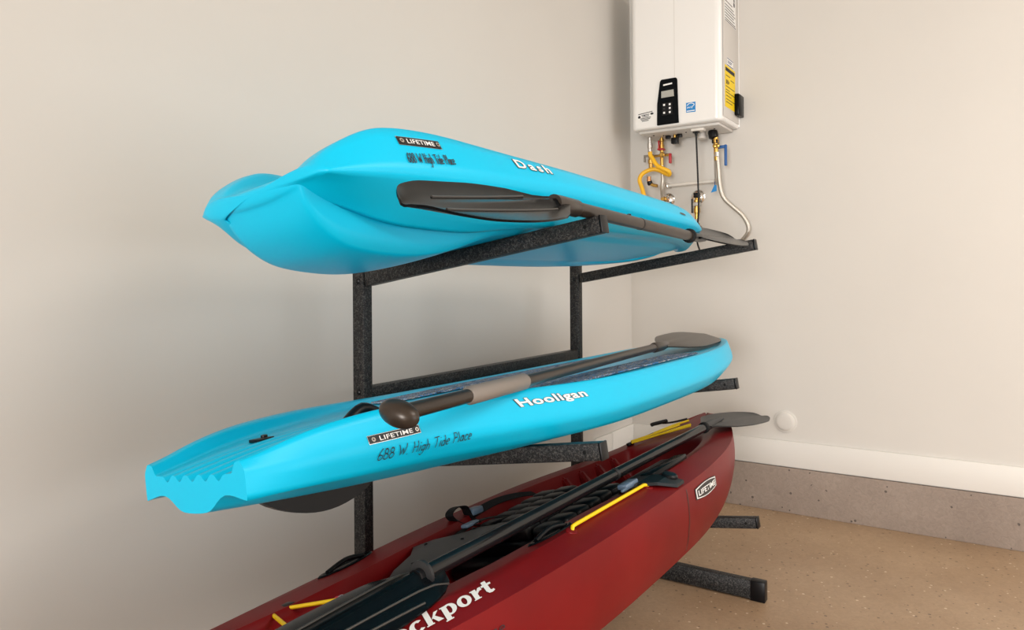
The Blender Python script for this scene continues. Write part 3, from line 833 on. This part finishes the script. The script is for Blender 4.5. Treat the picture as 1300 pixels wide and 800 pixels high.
# slate moulded plate behind the seat
bm = bmesh.new()
rows = [(-.44, .10, .06, .243), (-.38, .13, .02, .252), (-.28, .165, .0, .258), (-.22, .21, .01, .262), (-.16, .19, .03, .262), (-.08, .12, .05, .256), (-.01, .08, .06, .246)]
V = []
for x, ya, yb, z in rows:
    V.append([bm.verts.new((x, yb, z-.018)), bm.verts.new((x, yb, z-.004)), bm.verts.new((x, (ya+yb)/2, z+.003)), bm.verts.new((x, ya, z-.004)), bm.verts.new((x, ya, z-.018))])
for a, b in zip(V, V[1:]):
    for k in range(5): bm.faces.new((a[k], a[(k+1) % 5], b[(k+1) % 5], b[k]))
bm.faces.new(V[0]); bm.faces.new(list(reversed(V[-1])))
plate = bmobj('seat_plate', bm, GREY, seat, True, 40)
for x, y in ((-.36, .085), (-.22, .165), (-.20, .06), (-.10, .10)):
    lathe('rivet', (x, y, .2625 if x > -.3 else .256), (0, 0, 1), [(-.006, .005), (0, .005), (.002, .003)], BLACK, seat, 10)
def strap(name, pts, w, parent, m=WEB, wd=(0, 1, 0)):
    P = spline(pts, 6); wv = Vector(wd).normalized()*w/2
    bm = bmesh.new(); V = []
    for i, p in enumerate(P):
        d = (P[min(i+1, len(P)-1)]-P[max(i-1, 0)]).normalized()
        n = d.cross(wv).normalized()*.0012
        V.append([bm.verts.new(q) for q in (p+wv+n, p-wv+n, p-wv-n, p+wv-n)])
    for a, b in zip(V, V[1:]):
        for k in range(4): bm.faces.new((a[k], a[(k+1) % 4], b[(k+1) % 4], b[k]))
    bm.faces.new(V[0]); bm.faces.new(list(reversed(V[-1])))
    return bmobj(name, bm, m, parent, True, 50)
strap('strap', [(.10, .235, .225), (.02, .24, .25), (-.03, .235, .286), (-.005, .235, .302), (.04, .235, .294), (.055, .235, .262), (.07, .22, .24)], .028, seat)
strap('strap', [(.07, .24, .262), (.2, .245, .268), (.30, .23, .262), (.36, .2, .25)], .03, seat, WEB, (0, 1, .5))
box('strap_buckle', (.055, .215, .262), (.105, .25, .282), BLUEGREY, seat, .006)
box('strap_buckle', (-.075, .14, .258), (-.02, .165, .268), BLUEGREY, seat, .004)
strap('strap', [(-.10, .17, .245), (-.03, .15, .262), (.05, .14, .255), (.12, .1, .24)], .026, seat, WEB, (.3, 1, 0))
strap('strap', [(.06, -.18, .215), (.12, -.215, .24), (.10, -.25, .275), (.08, -.255, .28)], .026, seat, WEB, (1, 0, 0))
strap('strap', [(.30, -.16, .23), (.36, -.20, .25), (.30, -.235, .28)], .026, seat, WEB, (1, 0, 0))
box('seat_side_roll', (-.03, -.225, .165), (.36, -.192, .235), SEATM, seat, .014, None, 3)

# ------------------------------------------------------------------ paddles
def blade(name, parent, L, outline, camber, ridge, m, M, thick=.004, ribs=()):
    """outline: (x, half width top, half width bottom); blade lies in local xy, spoon along z"""
    ft = pchip([(p[0], p[1]) for p in outline]); fb = pchip([(p[0], p[2]) for p in outline])
    n, k = 26, 12
    bm = bmesh.new(); top_, bot_ = [], []
    for i in range(n+1):
        x = L*(1-math.cos(PI*(i/n)*.5)) if False else L*math.sin(PI*.5*i/n)
        a, b = ft(x/L), fb(x/L)
        rowt, rowb = [], []
        for j in range(k+1):
            t = j/k
            y = -b+(a+b)*t
            ww = max(a, b, .001)
            z = camber*((y/max(ww, .01))**2)*min(1, ww/.03) + .35*camber*(x/L)**2*2
            rid = ridge*math.exp(-(y/.011)**2)*(1-min(1, (x/L)/.92))
            rowt.append(bm.verts.new(M @ Vector((x, y, z+thick/2+rid)))); rowb.append(bm.verts.new(M @ Vector((x, y, z-thick/2-rid*.6))))
        top_.append(rowt); bot_.append(rowb)
    for i in range(n):
        for j in range(k):
            bm.faces.new((top_[i][j], top_[i+1][j], top_[i+1][j+1], top_[i][j+1]))
            bm.faces.new((bot_[i][j], bot_[i][j+1], bot_[i+1][j+1], bot_[i+1][j]))
    for i in range(n):
        bm.faces.new((top_[i][0], bot_[i][0], bot_[i+1][0], top_[i+1][0]))
        bm.faces.new((top_[i][k], top_[i+1][k], bot_[i+1][k], bot_[i][k]))
    for j in range(k):
        bm.faces.new((top_[0][j], top_[0][j+1], bot_[0][j+1], bot_[0][j]))
        bm.faces.new((top_[n][j], bot_[n][j], bot_[n][j+1], top_[n][j+1]))
    o = bmobj(name, bm, m, parent, True, 40)
    for yr, x0, x1 in ribs:                  # raised stiffening ribs of the blade
        P = []
        for i in range(13):
            u = x0+(x1-x0)*i/12; y = yr*(1-.35*u)
            ww = max(ft(u), fb(u), .001)
            P.append(M @ Vector((L*u, y, camber*((y/max(ww, .01))**2)*min(1, ww/.03)+.7*camber*u*u+thick/2+.0005)))
        tube('blade_rib', P, .0022, RIBM, o, 8)
    return o
def axes(o, xd, up):
    x = Vector(xd).normalized(); z = Vector(up); z = (z-x*z.dot(x)).normalized(); y = z.cross(x)
    return Matrix(((x.x, y.x, z.x, o[0]), (x.y, y.y, z.y, o[1]), (x.z, y.z, z.z, o[2]), (0, 0, 0, 1)))
DOUT = [(0, .020, .020), (.10, .045, .030), (.25, .078, .062), (.5, .088, .078), (.72, .081, .076), (.87, .060, .058), (.95, .036, .036), (.985, .018, .018), (1, .003, .003)]

# paddle of the top kayak, resting on the arm tips
pd = thing('paddle', 'black double-bladed paddle resting on the top arm tips beside the cyan kayak', 'paddle', (-1.8, -.885, 1.235))
PO = Vector((-1.8, -.885, 1.235))
A = Vector((-2.30, -.884, 1.243)); B = Vector((-1.50, -.852, 1.2225))
d = (B-A).normalized()
tube('shaft', [A-PO, B-PO], .0145, SHAFT, pd, 16)
tube('shaft_joint', [A+d*.40-PO, A+d*.406-PO], .0152, BLACK, pd, 16)
tube('ferrule', [A-d*.045-PO, A-d*.02-PO, A+d*.05-PO, A+d*.055-PO], [.0175, .018, .018, .015], SHAFT, pd, 16)
lathe('lock_button', A+d*.335+Vector((0, 0, .013))-PO, (0, 0, 1), [(0, .005), (.004, .005), (.005, .002)], BLACK, pd, 10)
lathe('drip_ring', B-d*.012-PO, d, [(0, .016), (.002, .021), (.012, .021), (.014, .016)], RUBBER, pd, 18)
blade('blade', pd, .475, DOUT, .010, .012, GLOSS, axes(A-d*.02-PO, -d+Vector((0, .0, -.125)), Vector((0, -.44, .90))), ribs=((.034, .15, .85), (-.034, .2, .8)))
tube('blade_neck', [B-PO, B+d*.09-PO, B+d*.15-PO], [.014, .0125, .006], BLACK, pd, 14)
blade('blade', pd, .42, DOUT, .008, .008, GLOSS, axes(B+d*.05-PO, d+Vector((0, -.03, .04)), Vector((.0, -.42, 1))))

# paddle on the middle kayak: palm grip at the near end, single blade at the bow
p2 = thing('paddle', 'bronze-shafted single-bladed paddle with palm grip lying on the middle kayak', 'paddle', (-1.9, -.70, .88))
PO = Vector((-1.9, -.70, .88))
A = Vector((-2.735, -.855, .905)); B = Vector((-1.24, -.66, .874))
d = (B-A).normalized()
tube('shaft', [A-PO, B-PO], .0125, SHAFT, p2, 16)
def at(u): return A+(B-A)*u-PO
tube('grip_sleeve', [at(.125), at(.13), at(.275), at(.28)], [.0135, .0165, .0165, .0135], SLEEVE, p2, 16)
tube('shaft_collar', [at(.93), at(.935), at(1.0), at(1.04)], [.014, .0165, .0165, .012], SHAFT, p2, 16)
bm = bmesh.new()
bmesh.ops.create_uvsphere(bm, u_segments=24, v_segments=14, radius=1)
bmesh.ops.transform(bm, matrix=axes(A-d*.012-PO, d, Vector((.35, -.2, 1))) @ Matrix.Diagonal((.020, .034, .0205, 1)), verts=bm.verts)
bmobj('palm_grip', bm, SHAFT, p2, True)
SOUT = [(0, .016, .016), (.08, .03, .03), (.2, .066, .066), (.4, .092, .092), (.7, .095, .095), (.88, .082, .082), (.96, .058, .058), (1, .02, .02)]
blade('blade', p2, .62, SOUT, -.004, .006, SHAFT, axes(B+d*.02-PO, d+Vector((.0, -.03, .016)), Vector((0, -.16, 1))))

# paddle on the bottom kayak
p3 = thing('paddle', 'long black double-bladed paddle laid along the red kayak', 'paddle', (-1.86, -.75, .58))
PO = Vector((-1.86, -.75, .58))
A = Vector((-2.594, -.752, .588)); B = Vector((-1.089, -.752, .583))
d = (B-A).normalized()
tube('shaft', [A-PO, B-PO], .0145, DSHAFT, p3, 18)
tube('shaft_joint', [A+(B-A)*.52-PO, A+(B-A)*.53-PO], .0155, GREY, p3, 18)
lathe('drip_ring', A+d*.012-PO, d, [(0, .017), (.002, .026), (.008, .026), (.01, .017)], GREY, p3, 22)
lathe('drip_ring', B-d*.01-PO, d, [(0, .016), (.002, .019), (.016, .019), (.018, .016)], RUBBER, p3, 18)
blade('blade', p3, .50, [(0, .028, .030), (.06, .044, .045), (.2, .064, .076), (.5, .070, .080), (.75, .068, .076), (.9, .060, .058), (.97, .036, .036), (1, .008, .008)], -.020, .012, GLOSS, axes(A+d*.06-PO, -d, Vector((0, -.08, 1))), ribs=((.034, .02, .95), (-.034, .05, .95), (.060, .2, .9)))
tube('blade_neck', [B-PO, B+d*.08-PO, B+d*.20-PO], [.016, .015, .007], GREY, p3, 14)
blade('blade', p3, .60, DOUT, .008, .010, GREY, axes(B+d*.02-PO, d+Vector((0, -.06, -.10)), Vector((-.1, -.10, 1))))

# ------------------------------------------------------------------ water heater
wh = thing('water_heater', 'white wall-mounted tankless water heater in the corner above the pipes', 'water heater', (0, -.346, 1.82))
HO = Vector((0, -.346, 1.82))
bm = bmesh.new()
HX, HY0, HY1, HZ0, HZ1 = -.27, -.5706, -.121, 1.82, 2.56
t = bmesh.new()
bmesh.ops.create_cube(t, size=1, matrix=Matrix.Translation((HX/2-.0005, (HY0+HY1)/2, (HZ0+HZ1)/2)) @ Matrix.Diagonal((-HX-.001, HY1-HY0, HZ1-HZ0, 1)))
fe = [e for e in t.edges if (abs(e.verts[0].co.x-e.verts[1].co.x) < 1e-6 and abs(e.verts[0].co.y-e.verts[1].co.y) < 1e-6 and e.verts[0].co.x < -.2)]
bmesh.ops.bevel(t, geom=fe, offset=.035, segments=6, affect='EDGES', profile=.5)
low = [e for e in t.edges if e.calc_length() > .001 and all(abs(v.co.z-HZ0) < 1e-5 for v in e.verts)]
bmesh.ops.bevel(t, geom=low, offset=.014, segments=4, affect='EDGES', profile=.5)
merge(bm, t)
bmesh.ops.translate(bm, vec=-HO, verts=bm.verts)
bmobj('casing', bm, HEATW, wh, True, 35)
def hx(p): return Vector(p)-HO
box('side_panel', hx((-.252, HY0-.0022, HZ0+.02)), hx((-.012, HY0-.0002, HZ1-.02)), HEATG, wh, .001)
box('back_flange', hx((-.010, HY0-.004, HZ0+.01)), hx((-.001, HY1+.004, HZ1)), HEATW, wh, .002)
box('front_seam', hx((HX-.0004, -.3475, 2.05)), hx((HX+.002, -.3455, HZ1-.01)), HEATG, wh)
# control panel on the front face
FX = HX
def ff(y0, z0, y1, z1, off_=.0004): return FlatFrame(hx((FX, y0, z0)), (0, y1-y0, 0), (0, 0, z1-z0), off_)
def front_poly(name, pts, depth, m, parent, bev=0.002, off_=0.0):
    bm = bmesh.new()
    va = [bm.verts.new(hx((FX-off_, p[0], p[1]))) for p in pts]
    f_ = bm.faces.new(va)
    r_ = bmesh.ops.extrude_face_region(bm, geom=[f_])
    bmesh.ops.translate(bm, vec=(-depth, 0, 0), verts=[v for v in r_['geom'] if isinstance(v, bmesh.types.BMVert)])
    if bev: bmesh.ops.bevel(bm, geom=list(bm.edges), offset=bev, segments=2, affect='EDGES')
    return bmobj(name, bm, m, parent, True, 40)
cp = front_poly('control_panel', [(-.259, 1.829), (-.368, 1.830), (-.3665, 1.845), (-.3610, 2.036), (-.355, 2.045), (-.282, 2.045), (-.275, 2.036), (-.2605, 1.93)], .006, GLOSS, wh)
front_poly('screen', [(-.283, 1.957), (-.346, 1.958), (-.344, 1.990), (-.283, 1.988)], .001, SCREEN, cp, 0, .0062)
front_poly('brand_strip', [(-.293, 2.013), (-.337, 2.016), (-.337, 2.023), (-.293, 2.020)], .001, WHITE, cp, 0, .0062)
front_poly('key_pad', [(-.286, 1.872), (-.338, 1.874), (-.338, 1.932), (-.286, 1.931)], .001, BLACK, cp, 0, .0062)
for y in (-.297, -.325):
    for z in (1.922, 1.904, 1.885):
        front_poly('button', [(y+.0045, z-.0045), (y-.0045, z-.0045), (y-.0045, z+.0045), (y+.0045, z+.0045)], .001, WHITE if not (y == -.297 and z == 1.904) else GREY, cp, 0, .0073)
lb = front_poly('energy_label', [(-.402, 1.873), (-.447, 1.872), (-.447, 1.919), (-.402, 1.918)], .0006, BLUEL, wh, 0, .0002)
fe_ = FlatFrame(hx((FX-.0008, -.402, 1.873)), (0, -.045, 0), (0, 0, .046), 0)
fe_.n = Vector((-1, 0, 0)); fe_.off = .0004
ribbons('label_script', fe_, [[(.15, .42), (.2, .55), (.27, .42), (.33, .55), (.4, .42), (.46, .56), (.52, .45), (.58, .58), (.62, .35), (.68, .58), (.8, .62), (.88, .75)], [(.12, .72)] + arc(.5, .62, .38, .28, 160, 30, 8)], .07, 1.0, WHITE, lb)
ribbons('label_line', fe_, [[(.1, .13), (.9, .13)]], .09, 1.0, WHITE, lb)
fs_ = FlatFrame(hx((FX-.0003, -.160, 1.856)), (0, -.078, 0), (0, 0, .047), 0)
fs_.n = Vector((-1, 0, 0)); fs_.off = .0004
o = ribbons('approval_mark', fs_, [[(.05, .82), (.95, .98)], [(.25, .68), (.75, .74)], [(.3, .54), (.72, .58)], [(.18, .35), (.85, .42)], [(.22, .22), (.8, .28)], [(.28, .08), (.7, .12)]], .07, 1.65, GREY, wh)
polys('mark_dot', fs_, [circ(.07, .1, .6, 10), circ(.1, .1, .5, 8), circ(.11, .93, .75, 10), circ(.05, .45, .66, 8)], INK, o, .0003)
# side labels, on the right side panel (plane y = HY0-.0022)
SYP = HY0-.0022
def fside(x0, z0, x1, z1):
    g = FlatFrame(hx((x0, SYP, z0)), (x1-x0, 0, 0), (0, 0, z1-z0), 0); g.n = Vector((0, -1, 0)); g.off = .0004
    return g
g = fside(-.235, 2.285, -.055, 2.50)
o = sheet('rating_label', g, (0, 0, 1, 1), WHITE, wh, 0, 1, 1)
ribbons('rating_print', g, [[(.06, y), (.94 - .2*((i*37) % 3)/3, y)] for i, y in enumerate([.06, .12, .18, .24, .30, .36])] + [[(.06, .95), (.94, .95)], [(.06, .9), (.6, .9)], [(.06, .44), (.7, .44)], [(.06, .02), (.98, .02)]], .018, .84, INK, o, .0003)
polys('rating_symbol', g, [circ(.05, .85, .62, 8), circ(.06, .85, .52, 8), circ(.03, .5, .66, 8), circ(.03, .2, .72, 8)], INK, o, .0003)
g = fside(-.198, 2.085, -.104, 2.122)
o = sheet('serial_label', g, (0, 0, 1, 1), WHITE, wh, 0, 1, 1)
ribbons('serial_print', g, [[(.02, .9), (.98, .9)], [(.1, .6), (.8, .6)], [(.1, .4), (.7, .4)], [(.02, .08), (.98, .08)]], .1, 2.5, NAVY, o, .0003)
g = fside(-.233, 1.888, -.072, 2.082)
o = sheet('energy_guide_label', g, (0, 0, 1, 1), YELL, wh, 0, 1, 1)
polys('guide_bar', g, [rect(.06, .86, .94, .95)], INK, o, .0003)
ribbons('guide_print', g, [[(.1, .76), (.5, .76)], [(.55, .70), (.9, .70)], [(.08, .50), (.92, .50)], [(.1, .42), (.45, .42)], [(.08, .36), (.92, .36)], [(.1, .28), (.6, .28)], [(.1, .20), (.9, .20)], [(.1, .13), (.7, .13)]], .018, .83, INK, o, .0003)
polys('guide_figure', g, [rect(.12, .56, .2, .66), rect(.23, .56, .31, .66), rect(.34, .58, .4, .64)], INK, o, .0003)
box('side_latch', hx((-.088, SYP-.022, 1.873)), hx((-.002, SYP-.0003, 1.975)), GLOSS, wh, .004)
# underside
box('bottom_plate', hx((-.235, -.545, 1.806)), hx((-.02, -.150, 1.8195)), HEATG, wh, .003)
box('cord_bracket', hx((-.225, -.468, 1.793)), hx((-.185, -.408, 1.8055)), PVC, wh, .002)
lathe('cable_gland', hx((-.2, -.425, 1.7925)), (0, 0, -1), [(0, .016), (.005, .016), (.007, .008), (.02, .005)], BLACK, wh, 16)
lathe('pipe_stub', hx((-.12, -.425, 1.806)), (0, 0, -1), [(0, .020), (.022, .020), (.024, .025), (.034, .025), (.035, .02)], HEATG, wh, 18)
for y, x in ((-.255, -.12), (-.318, -.13)):
    box('drain_clip', hx((x-.012, y-.011, 1.790)), hx((x+.012, y+.011, 1.8058)), BLACK, wh, .002)
bm = bmesh.new(); a_lathe(bm, hx((-.12, -.291, 1.806)), (0, 0, -1), [(0, .010), (.014, .010)], 12); 
bmobj('plug_neck', bm, BRASS, wh, True, 40)
box('drain_plug', hx((-.136, -.307, 1.762)), hx((-.104, -.275, 1.7918)), BLACK, wh, .003)
lathe('inlet_filter', hx((-.12, -.478, 1.806)), (0, -.15, -1), [(0, .02), (.010, .023), (.035, .023), (.042, .014), (.044, .008)], BLACK, wh, 16)
for y in (-.2, -.24, -.36, -.395, -.46, -.5):
    lathe('screw', hx((-.21+.1*(abs(y)*7 % 1), y, 1.8065)), (0, 0, -1), [(0, .004), (.003, .004), (.004, .002)], BLACK, wh, 8)

# ------------------------------------------------------------------ pipes under the heater
gas = thing('gas_pipe', 'yellow coated flexible gas pipe looping below the water heater', 'pipe', (-.12, -.167, 1.80))
GO = Vector((-.12, -.167, 1.80))
lathe('fitting', Vector((-.12, -.167, 1.8055))-GO, (0, 0, -1), [(0, .010), (.03, .010), (.031, .013), (.055, .013), (.057, .0105), (.075, .0105)], SILVER, gas, 14)
gas.location.x -= .02
gp = [(-.12, -.167, 1.733), (-.12, -.170, 1.715), (-.12, -.182, 1.695), (-.125, -.205, 1.662), (-.125, -.235, 1.643), (-.115, -.262, 1.628), (-.095, -.258, 1.614), (-.085, -.235, 1.622), (-.085, -.20, 1.642), (-.095, -.165, 1.648), (-.11, -.125, 1.630), (-.115, -.108, 1.598), (-.118, -.122, 1.555), (-.12, -.134, 1.51), (-.118, -.13, 1.46), (-.10, -.12, 1.36), (-.05, -.12, 1.27), (-.012, -.12, 1.25)]
tube('coated_pipe', [p-GO for p in spline(gp, 6)], .0105, GASY, gas, 14)
lathe('wall_flange', Vector((-.0005, -.12, 1.249))-GO, (-1, 0, 0), [(0, .026), (.004, .024), (.007, .014), (.03, .014)], SILVER, gas, 16)

hv = thing('isolation_valve', 'brass hot water valve with red handles under the heater beside the yellow pipe', 'valve', (-.12, -.215, 1.80))
VO = Vector((-.12, -.215, 1.80))
hv.location.x += .022
v = lambda p: Vector(p)-VO
lathe('union', v((-.12, -.213, 1.8055)), (0, 0, -1), [(0, .008), (.006, .008), (.007, .012), (.02, .012), (.022, .009), (.035, .009), (.036, .0125), (.058, .0125), (.06, .009), (.14, .009)], BRASS, hv, 12)
box('lever', v((-.140, -.227, 1.741)), v((-.105, -.196, 1.750)), REDH, hv, .002)
box('lever', v((-.14, -.205, 1.75)), v((-.125, -.200, 1.79)), REDH, hv, .002)
tube('valve_arm', [v((-.12, -.155, 1.716)), v((-.12, -.255, 1.716))], .007, BRASS, hv, 10)
lathe('hex_nut', v((-.132, -.222, 1.716)), (-1, 0, 0), [(0, .014), (.012, .014), (.015, .009), (.018, .009)], BRASS, hv, 8)
box('tee_handle', v((-.130, -.264, 1.672)), v((-.115, -.252, 1.722)), REDH, hv, .003)
lathe('drain_port', v((-.12, -.154, 1.722)), (0, 0, -1), [(0, .011), (.02, .011), (.022, .014), (.04, .014), (.042, .011), (.062, .011)], BRASS, hv, 12)
box('port_lever', v((-.128, -.172, 1.716)), v((-.112, -.118, 1.726)), GALV, hv, .002)
box('port_lever_tip', v((-.128, -.124, 1.690)), v((-.112, -.117, 1.7155)), GALV, hv, .002)
tube('riser', [v(p) for p in spline([(-.12, -.213, 1.668), (-.12, -.2165, 1.60), (-.115, -.210, 1.55), (-.09, -.203, 1.50), (-.07, -.203, 1.44)], 5)], .0085, BRAID, hv, 12)

rel = thing('relief_elbow', 'small brass and black elbow fitting left of the steel riser pipe', 'fitting', (-.12, -.155, 1.59))
EO = Vector((-.12, -.155, 1.59)); v = lambda p: Vector(p)-EO
lathe('cap', v((-.12, -.153, 1.612)), (0, 0, -1), [(0, .010), (.014, .010), (.016, .012), (.024, .012)], COPPER, rel, 12)
lathe('body', v((-.12, -.155, 1.588)), (0, -.25, -1), [(0, .013), (.012, .014), (.02, .010)], BLACK, rel, 12)
tube('outlet', [v((-.12, -.158, 1.575)), v((-.12, -.178, 1.567)), v((-.12, -.197, 1.562))], .008, BRASS, rel, 12)
hp = thing('cross_pipe', 'thin white pipe running level across the wall under the heater', 'pipe', (-.05, -.32, 1.57))
tube('pipe', [(0, .115, -.002), (0, -.165, .003)], .0075, PVC, hp, 12)
for y in (.10, -.15): 
    box('pipe_clip', (-.01, y-.006, -.012), (.0495, y+.006, .012), SILVER, hp, .002)

def escutcheon(label, y, z, stub):
    e = thing('escutcheon', label, 'pipe collar', (0, y, z), (0, 0, 0))
    lathe('collar', (-.0005, 0, 0), (-1, 0, 0), [(0, .036), (.003, .036), (.008, .031), (.013, .020), (.015, .012)], CHROME, e, 28)
    tube('stub', [(-.012, 0, 0), (-.05, 0, 0)], .0095, stub, e, 12)
    return e
e1 = escutcheon('chrome wall collar above the cyan kayak bow, around a brass stub', -.207, 1.501, COPPER)
lathe('nut', (-.045, 0, 0), (-1, 0, .0), [(0, .014), (.015, .014), (.017, .010), (.035, .010)], BRASS, e1, 8)
e2 = escutcheon('chrome wall collar behind the hanging black cord', -.365, 1.506, COPPER)
cv = thing('ball_valve', 'brass supply valve with grey lever in front of the right chrome collar', 'valve', (-.075, -.383, 1.46))
CO = Vector((-.075, -.383, 1.46)); v = lambda p: Vector(p)-CO
lathe('body', v((-.075, -.383, 1.515)), (0, 0, -1), [(0, .012), (.018, .012), (.02, .009), (.03, .010), (.032, .015), (.048, .015), (.05, .012), (.07, .012), (.072, .016), (.095, .016), (.097, .011), (.125, .011)], BRASS, cv, 10)
box('valve_collar', v((-.093, -.40, 1.452)), v((-.058, -.368, 1.472)), SILVER, cv, .003)
box('lever', v((-.085, -.365, 1.42)), v((-.075, -.357, 1.49)), GREY, cv, .002)
box('port', v((-.092, -.397, 1.494)), v((-.060, -.371, 1.518)), BLACK, cv, .003)
tube('pipe_end', [v((-.051, -.366, 1.506)), v((-.066, -.378, 1.506))], .009, COPPER, cv, 10)
ga = thing('pressure_gauge', 'round white-faced pressure gauge in a dark case below the brass supply valve', 'gauge', (-.06, -.362, 1.332))
lathe('case', (0.0, 0, 0), (-1, .35, 0), [(-.028, .030), (-.026, .036), (.018, .036), (.021, .033), (.0212, .028)], GALV, ga, 26)
lathe('dial', Vector((-1, .35, 0)).normalized()*.0215, (-1, .35, 0), [(0, .027), (.001, .027)], WHITE, ga, 26)
dn_ = Vector((-1, .35, 0)).normalized()
tube('needle', [dn_*.0232, dn_*.0232+Vector((.004, .012, .014))], .0012, INK, ga, 6)
tube('stem', [(0, -.025, .026), (-.008, -.026, .034)], .007, SILVER, ga, 10)
lathe('bleed_screw', (-.005, -.034, -.012), (0, -1, 0), [(0, .006), (.012, .006), (.014, .004)], BRASS, ga, 8)

cd = tube('power_cord', [Vector(p)-Vector((-.2, -.42, 1.60)) for p in spline([(-.2, -.425, 1.772), (-.196, -.428, 1.65), (-.19, -.430, 1.52), (-.18, -.427, 1.42), (-.17, -.418, 1.34), (-.15, -.41, 1.27), (-.06, -.40, 1.22), (-.015, -.40, 1.21)], 6)], .0042, BLACK, None, 10)
cd.location = (-.2, -.42, 1.60)
tag(cd, 'thin black power cord hanging straight down from the water heater', 'cord')
cold = thing('cold_valve', 'brass cold water valve with dark blue handle under the heater right side', 'valve', (-.12, -.50, 1.72))
CO = Vector((-.12, -.50, 1.72)); v = lambda p: Vector(p)-CO
lathe('union', v((-.12, -.492, 1.7605)), (0, -.05, -1), [(-.020, .010), (-.018, .013), (-.002, .013), (0, .016), (.016, .016), (.018, .012), (.1, .011)], BRASS, cold, 10)
box('collar', v((-.135, -.506, 1.742)), v((-.105, -.478, 1.760)), BLACK, cold, .003)
for y in (-.494, -.509):
    lathe('hex_nut', v((-.135, y, 1.727)), (-1, 0, 0), [(0, .010), (.008, .010), (.01, .007)], BRASS, cold, 8)
box('handle', v((-.126, -.546, 1.632)), v((-.112, -.534, 1.732)), BLUEH, cold, .003)
box('handle_arm', v((-.126, -.5345, 1.716)), v((-.112, -.504, 1.730)), BLUEH, cold, .002)
tube('side_pipe', [v((-.105, -.482, 1.745)), v((-.105, -.484, 1.60)), v((-.105, -.487, 1.55))], .004, GALV, cold, 8)
tg = thing('hang_tag', 'small blue triangular tag hanging beside the braided hose', 'tag', (-.127, -.486, 1.53))
bm = bmesh.new()
va = [bm.verts.new(p) for p in ((-.001, .016, -.022), (-.001, -.012, -.016), (-.001, -.012, .012), (-.001, -.002, .014))]
vb = [bm.verts.new(p.co+Vector((.002, 0, 0))) for p in va]
bm.faces.new(va); bm.faces.new(list(reversed(vb)))
for k in range(4): bm.faces.new((va[k], va[(k+1) % 4], vb[(k+1) % 4], vb[k]))
bmobj('tag_plate', bm, BLUEL, tg)
tube('tag_tie', [(0, -.004, .012), (.003, -.002, .03)], .002, NAVY, tg, 6)
hs = thing('braided_hose', 'grey braided steel hose curving down the wall right of the black cord', 'hose', (-.12, -.505, 1.66))
HO2 = Vector((-.12, -.505, 1.66))
pts = spline([(-.12, -.500, 1.69), (-.118, -.5045, 1.62), (-.11, -.508, 1.545), (-.10, -.522, 1.485), (-.09, -.562, 1.440), (-.08, -.602, 1.400), (-.075, -.628, 1.355), (-.07, -.630, 1.320), (-.06, -.612, 1.293), (-.045, -.583, 1.268), (-.03, -.565, 1.25), (-.012, -.555, 1.245)], 6)
tube('hose', [p-HO2 for p in pts], .0105, BRAID, hs, 14)
lathe('hose_nut', Vector((-.12, -.499, 1.70))-HO2, (0, 0, -1), [(0, .013), (.02, .0135), (.022, .011)], SILVER, hs, 10)
lathe('wall_flange', Vector((-.0005, -.555, 1.244))-HO2, (-1, 0, 0), [(0, .03), (.004, .028), (.008, .013), (.02, .013)], CHROME, hs, 20)

# round blank cover on the right wall
wc = thing('wall_cover', 'round blank wall cap painted wall colour above the baseboard', 'cover', (0, -.776, .424))
lathe('rim', (-.0005, 0, 0), (-1, 0, 0), [(0, .053), (.002, .053), (.0035, .050), (.004, .048)], WALL, wc, 36)
lathe('cap', (-.0045, 0, 0), (-1, 0, 0), [(0, .043), (.005, .043), (.009, .039), (.011, .030), (.0115, .012)], WALL, wc, 36)
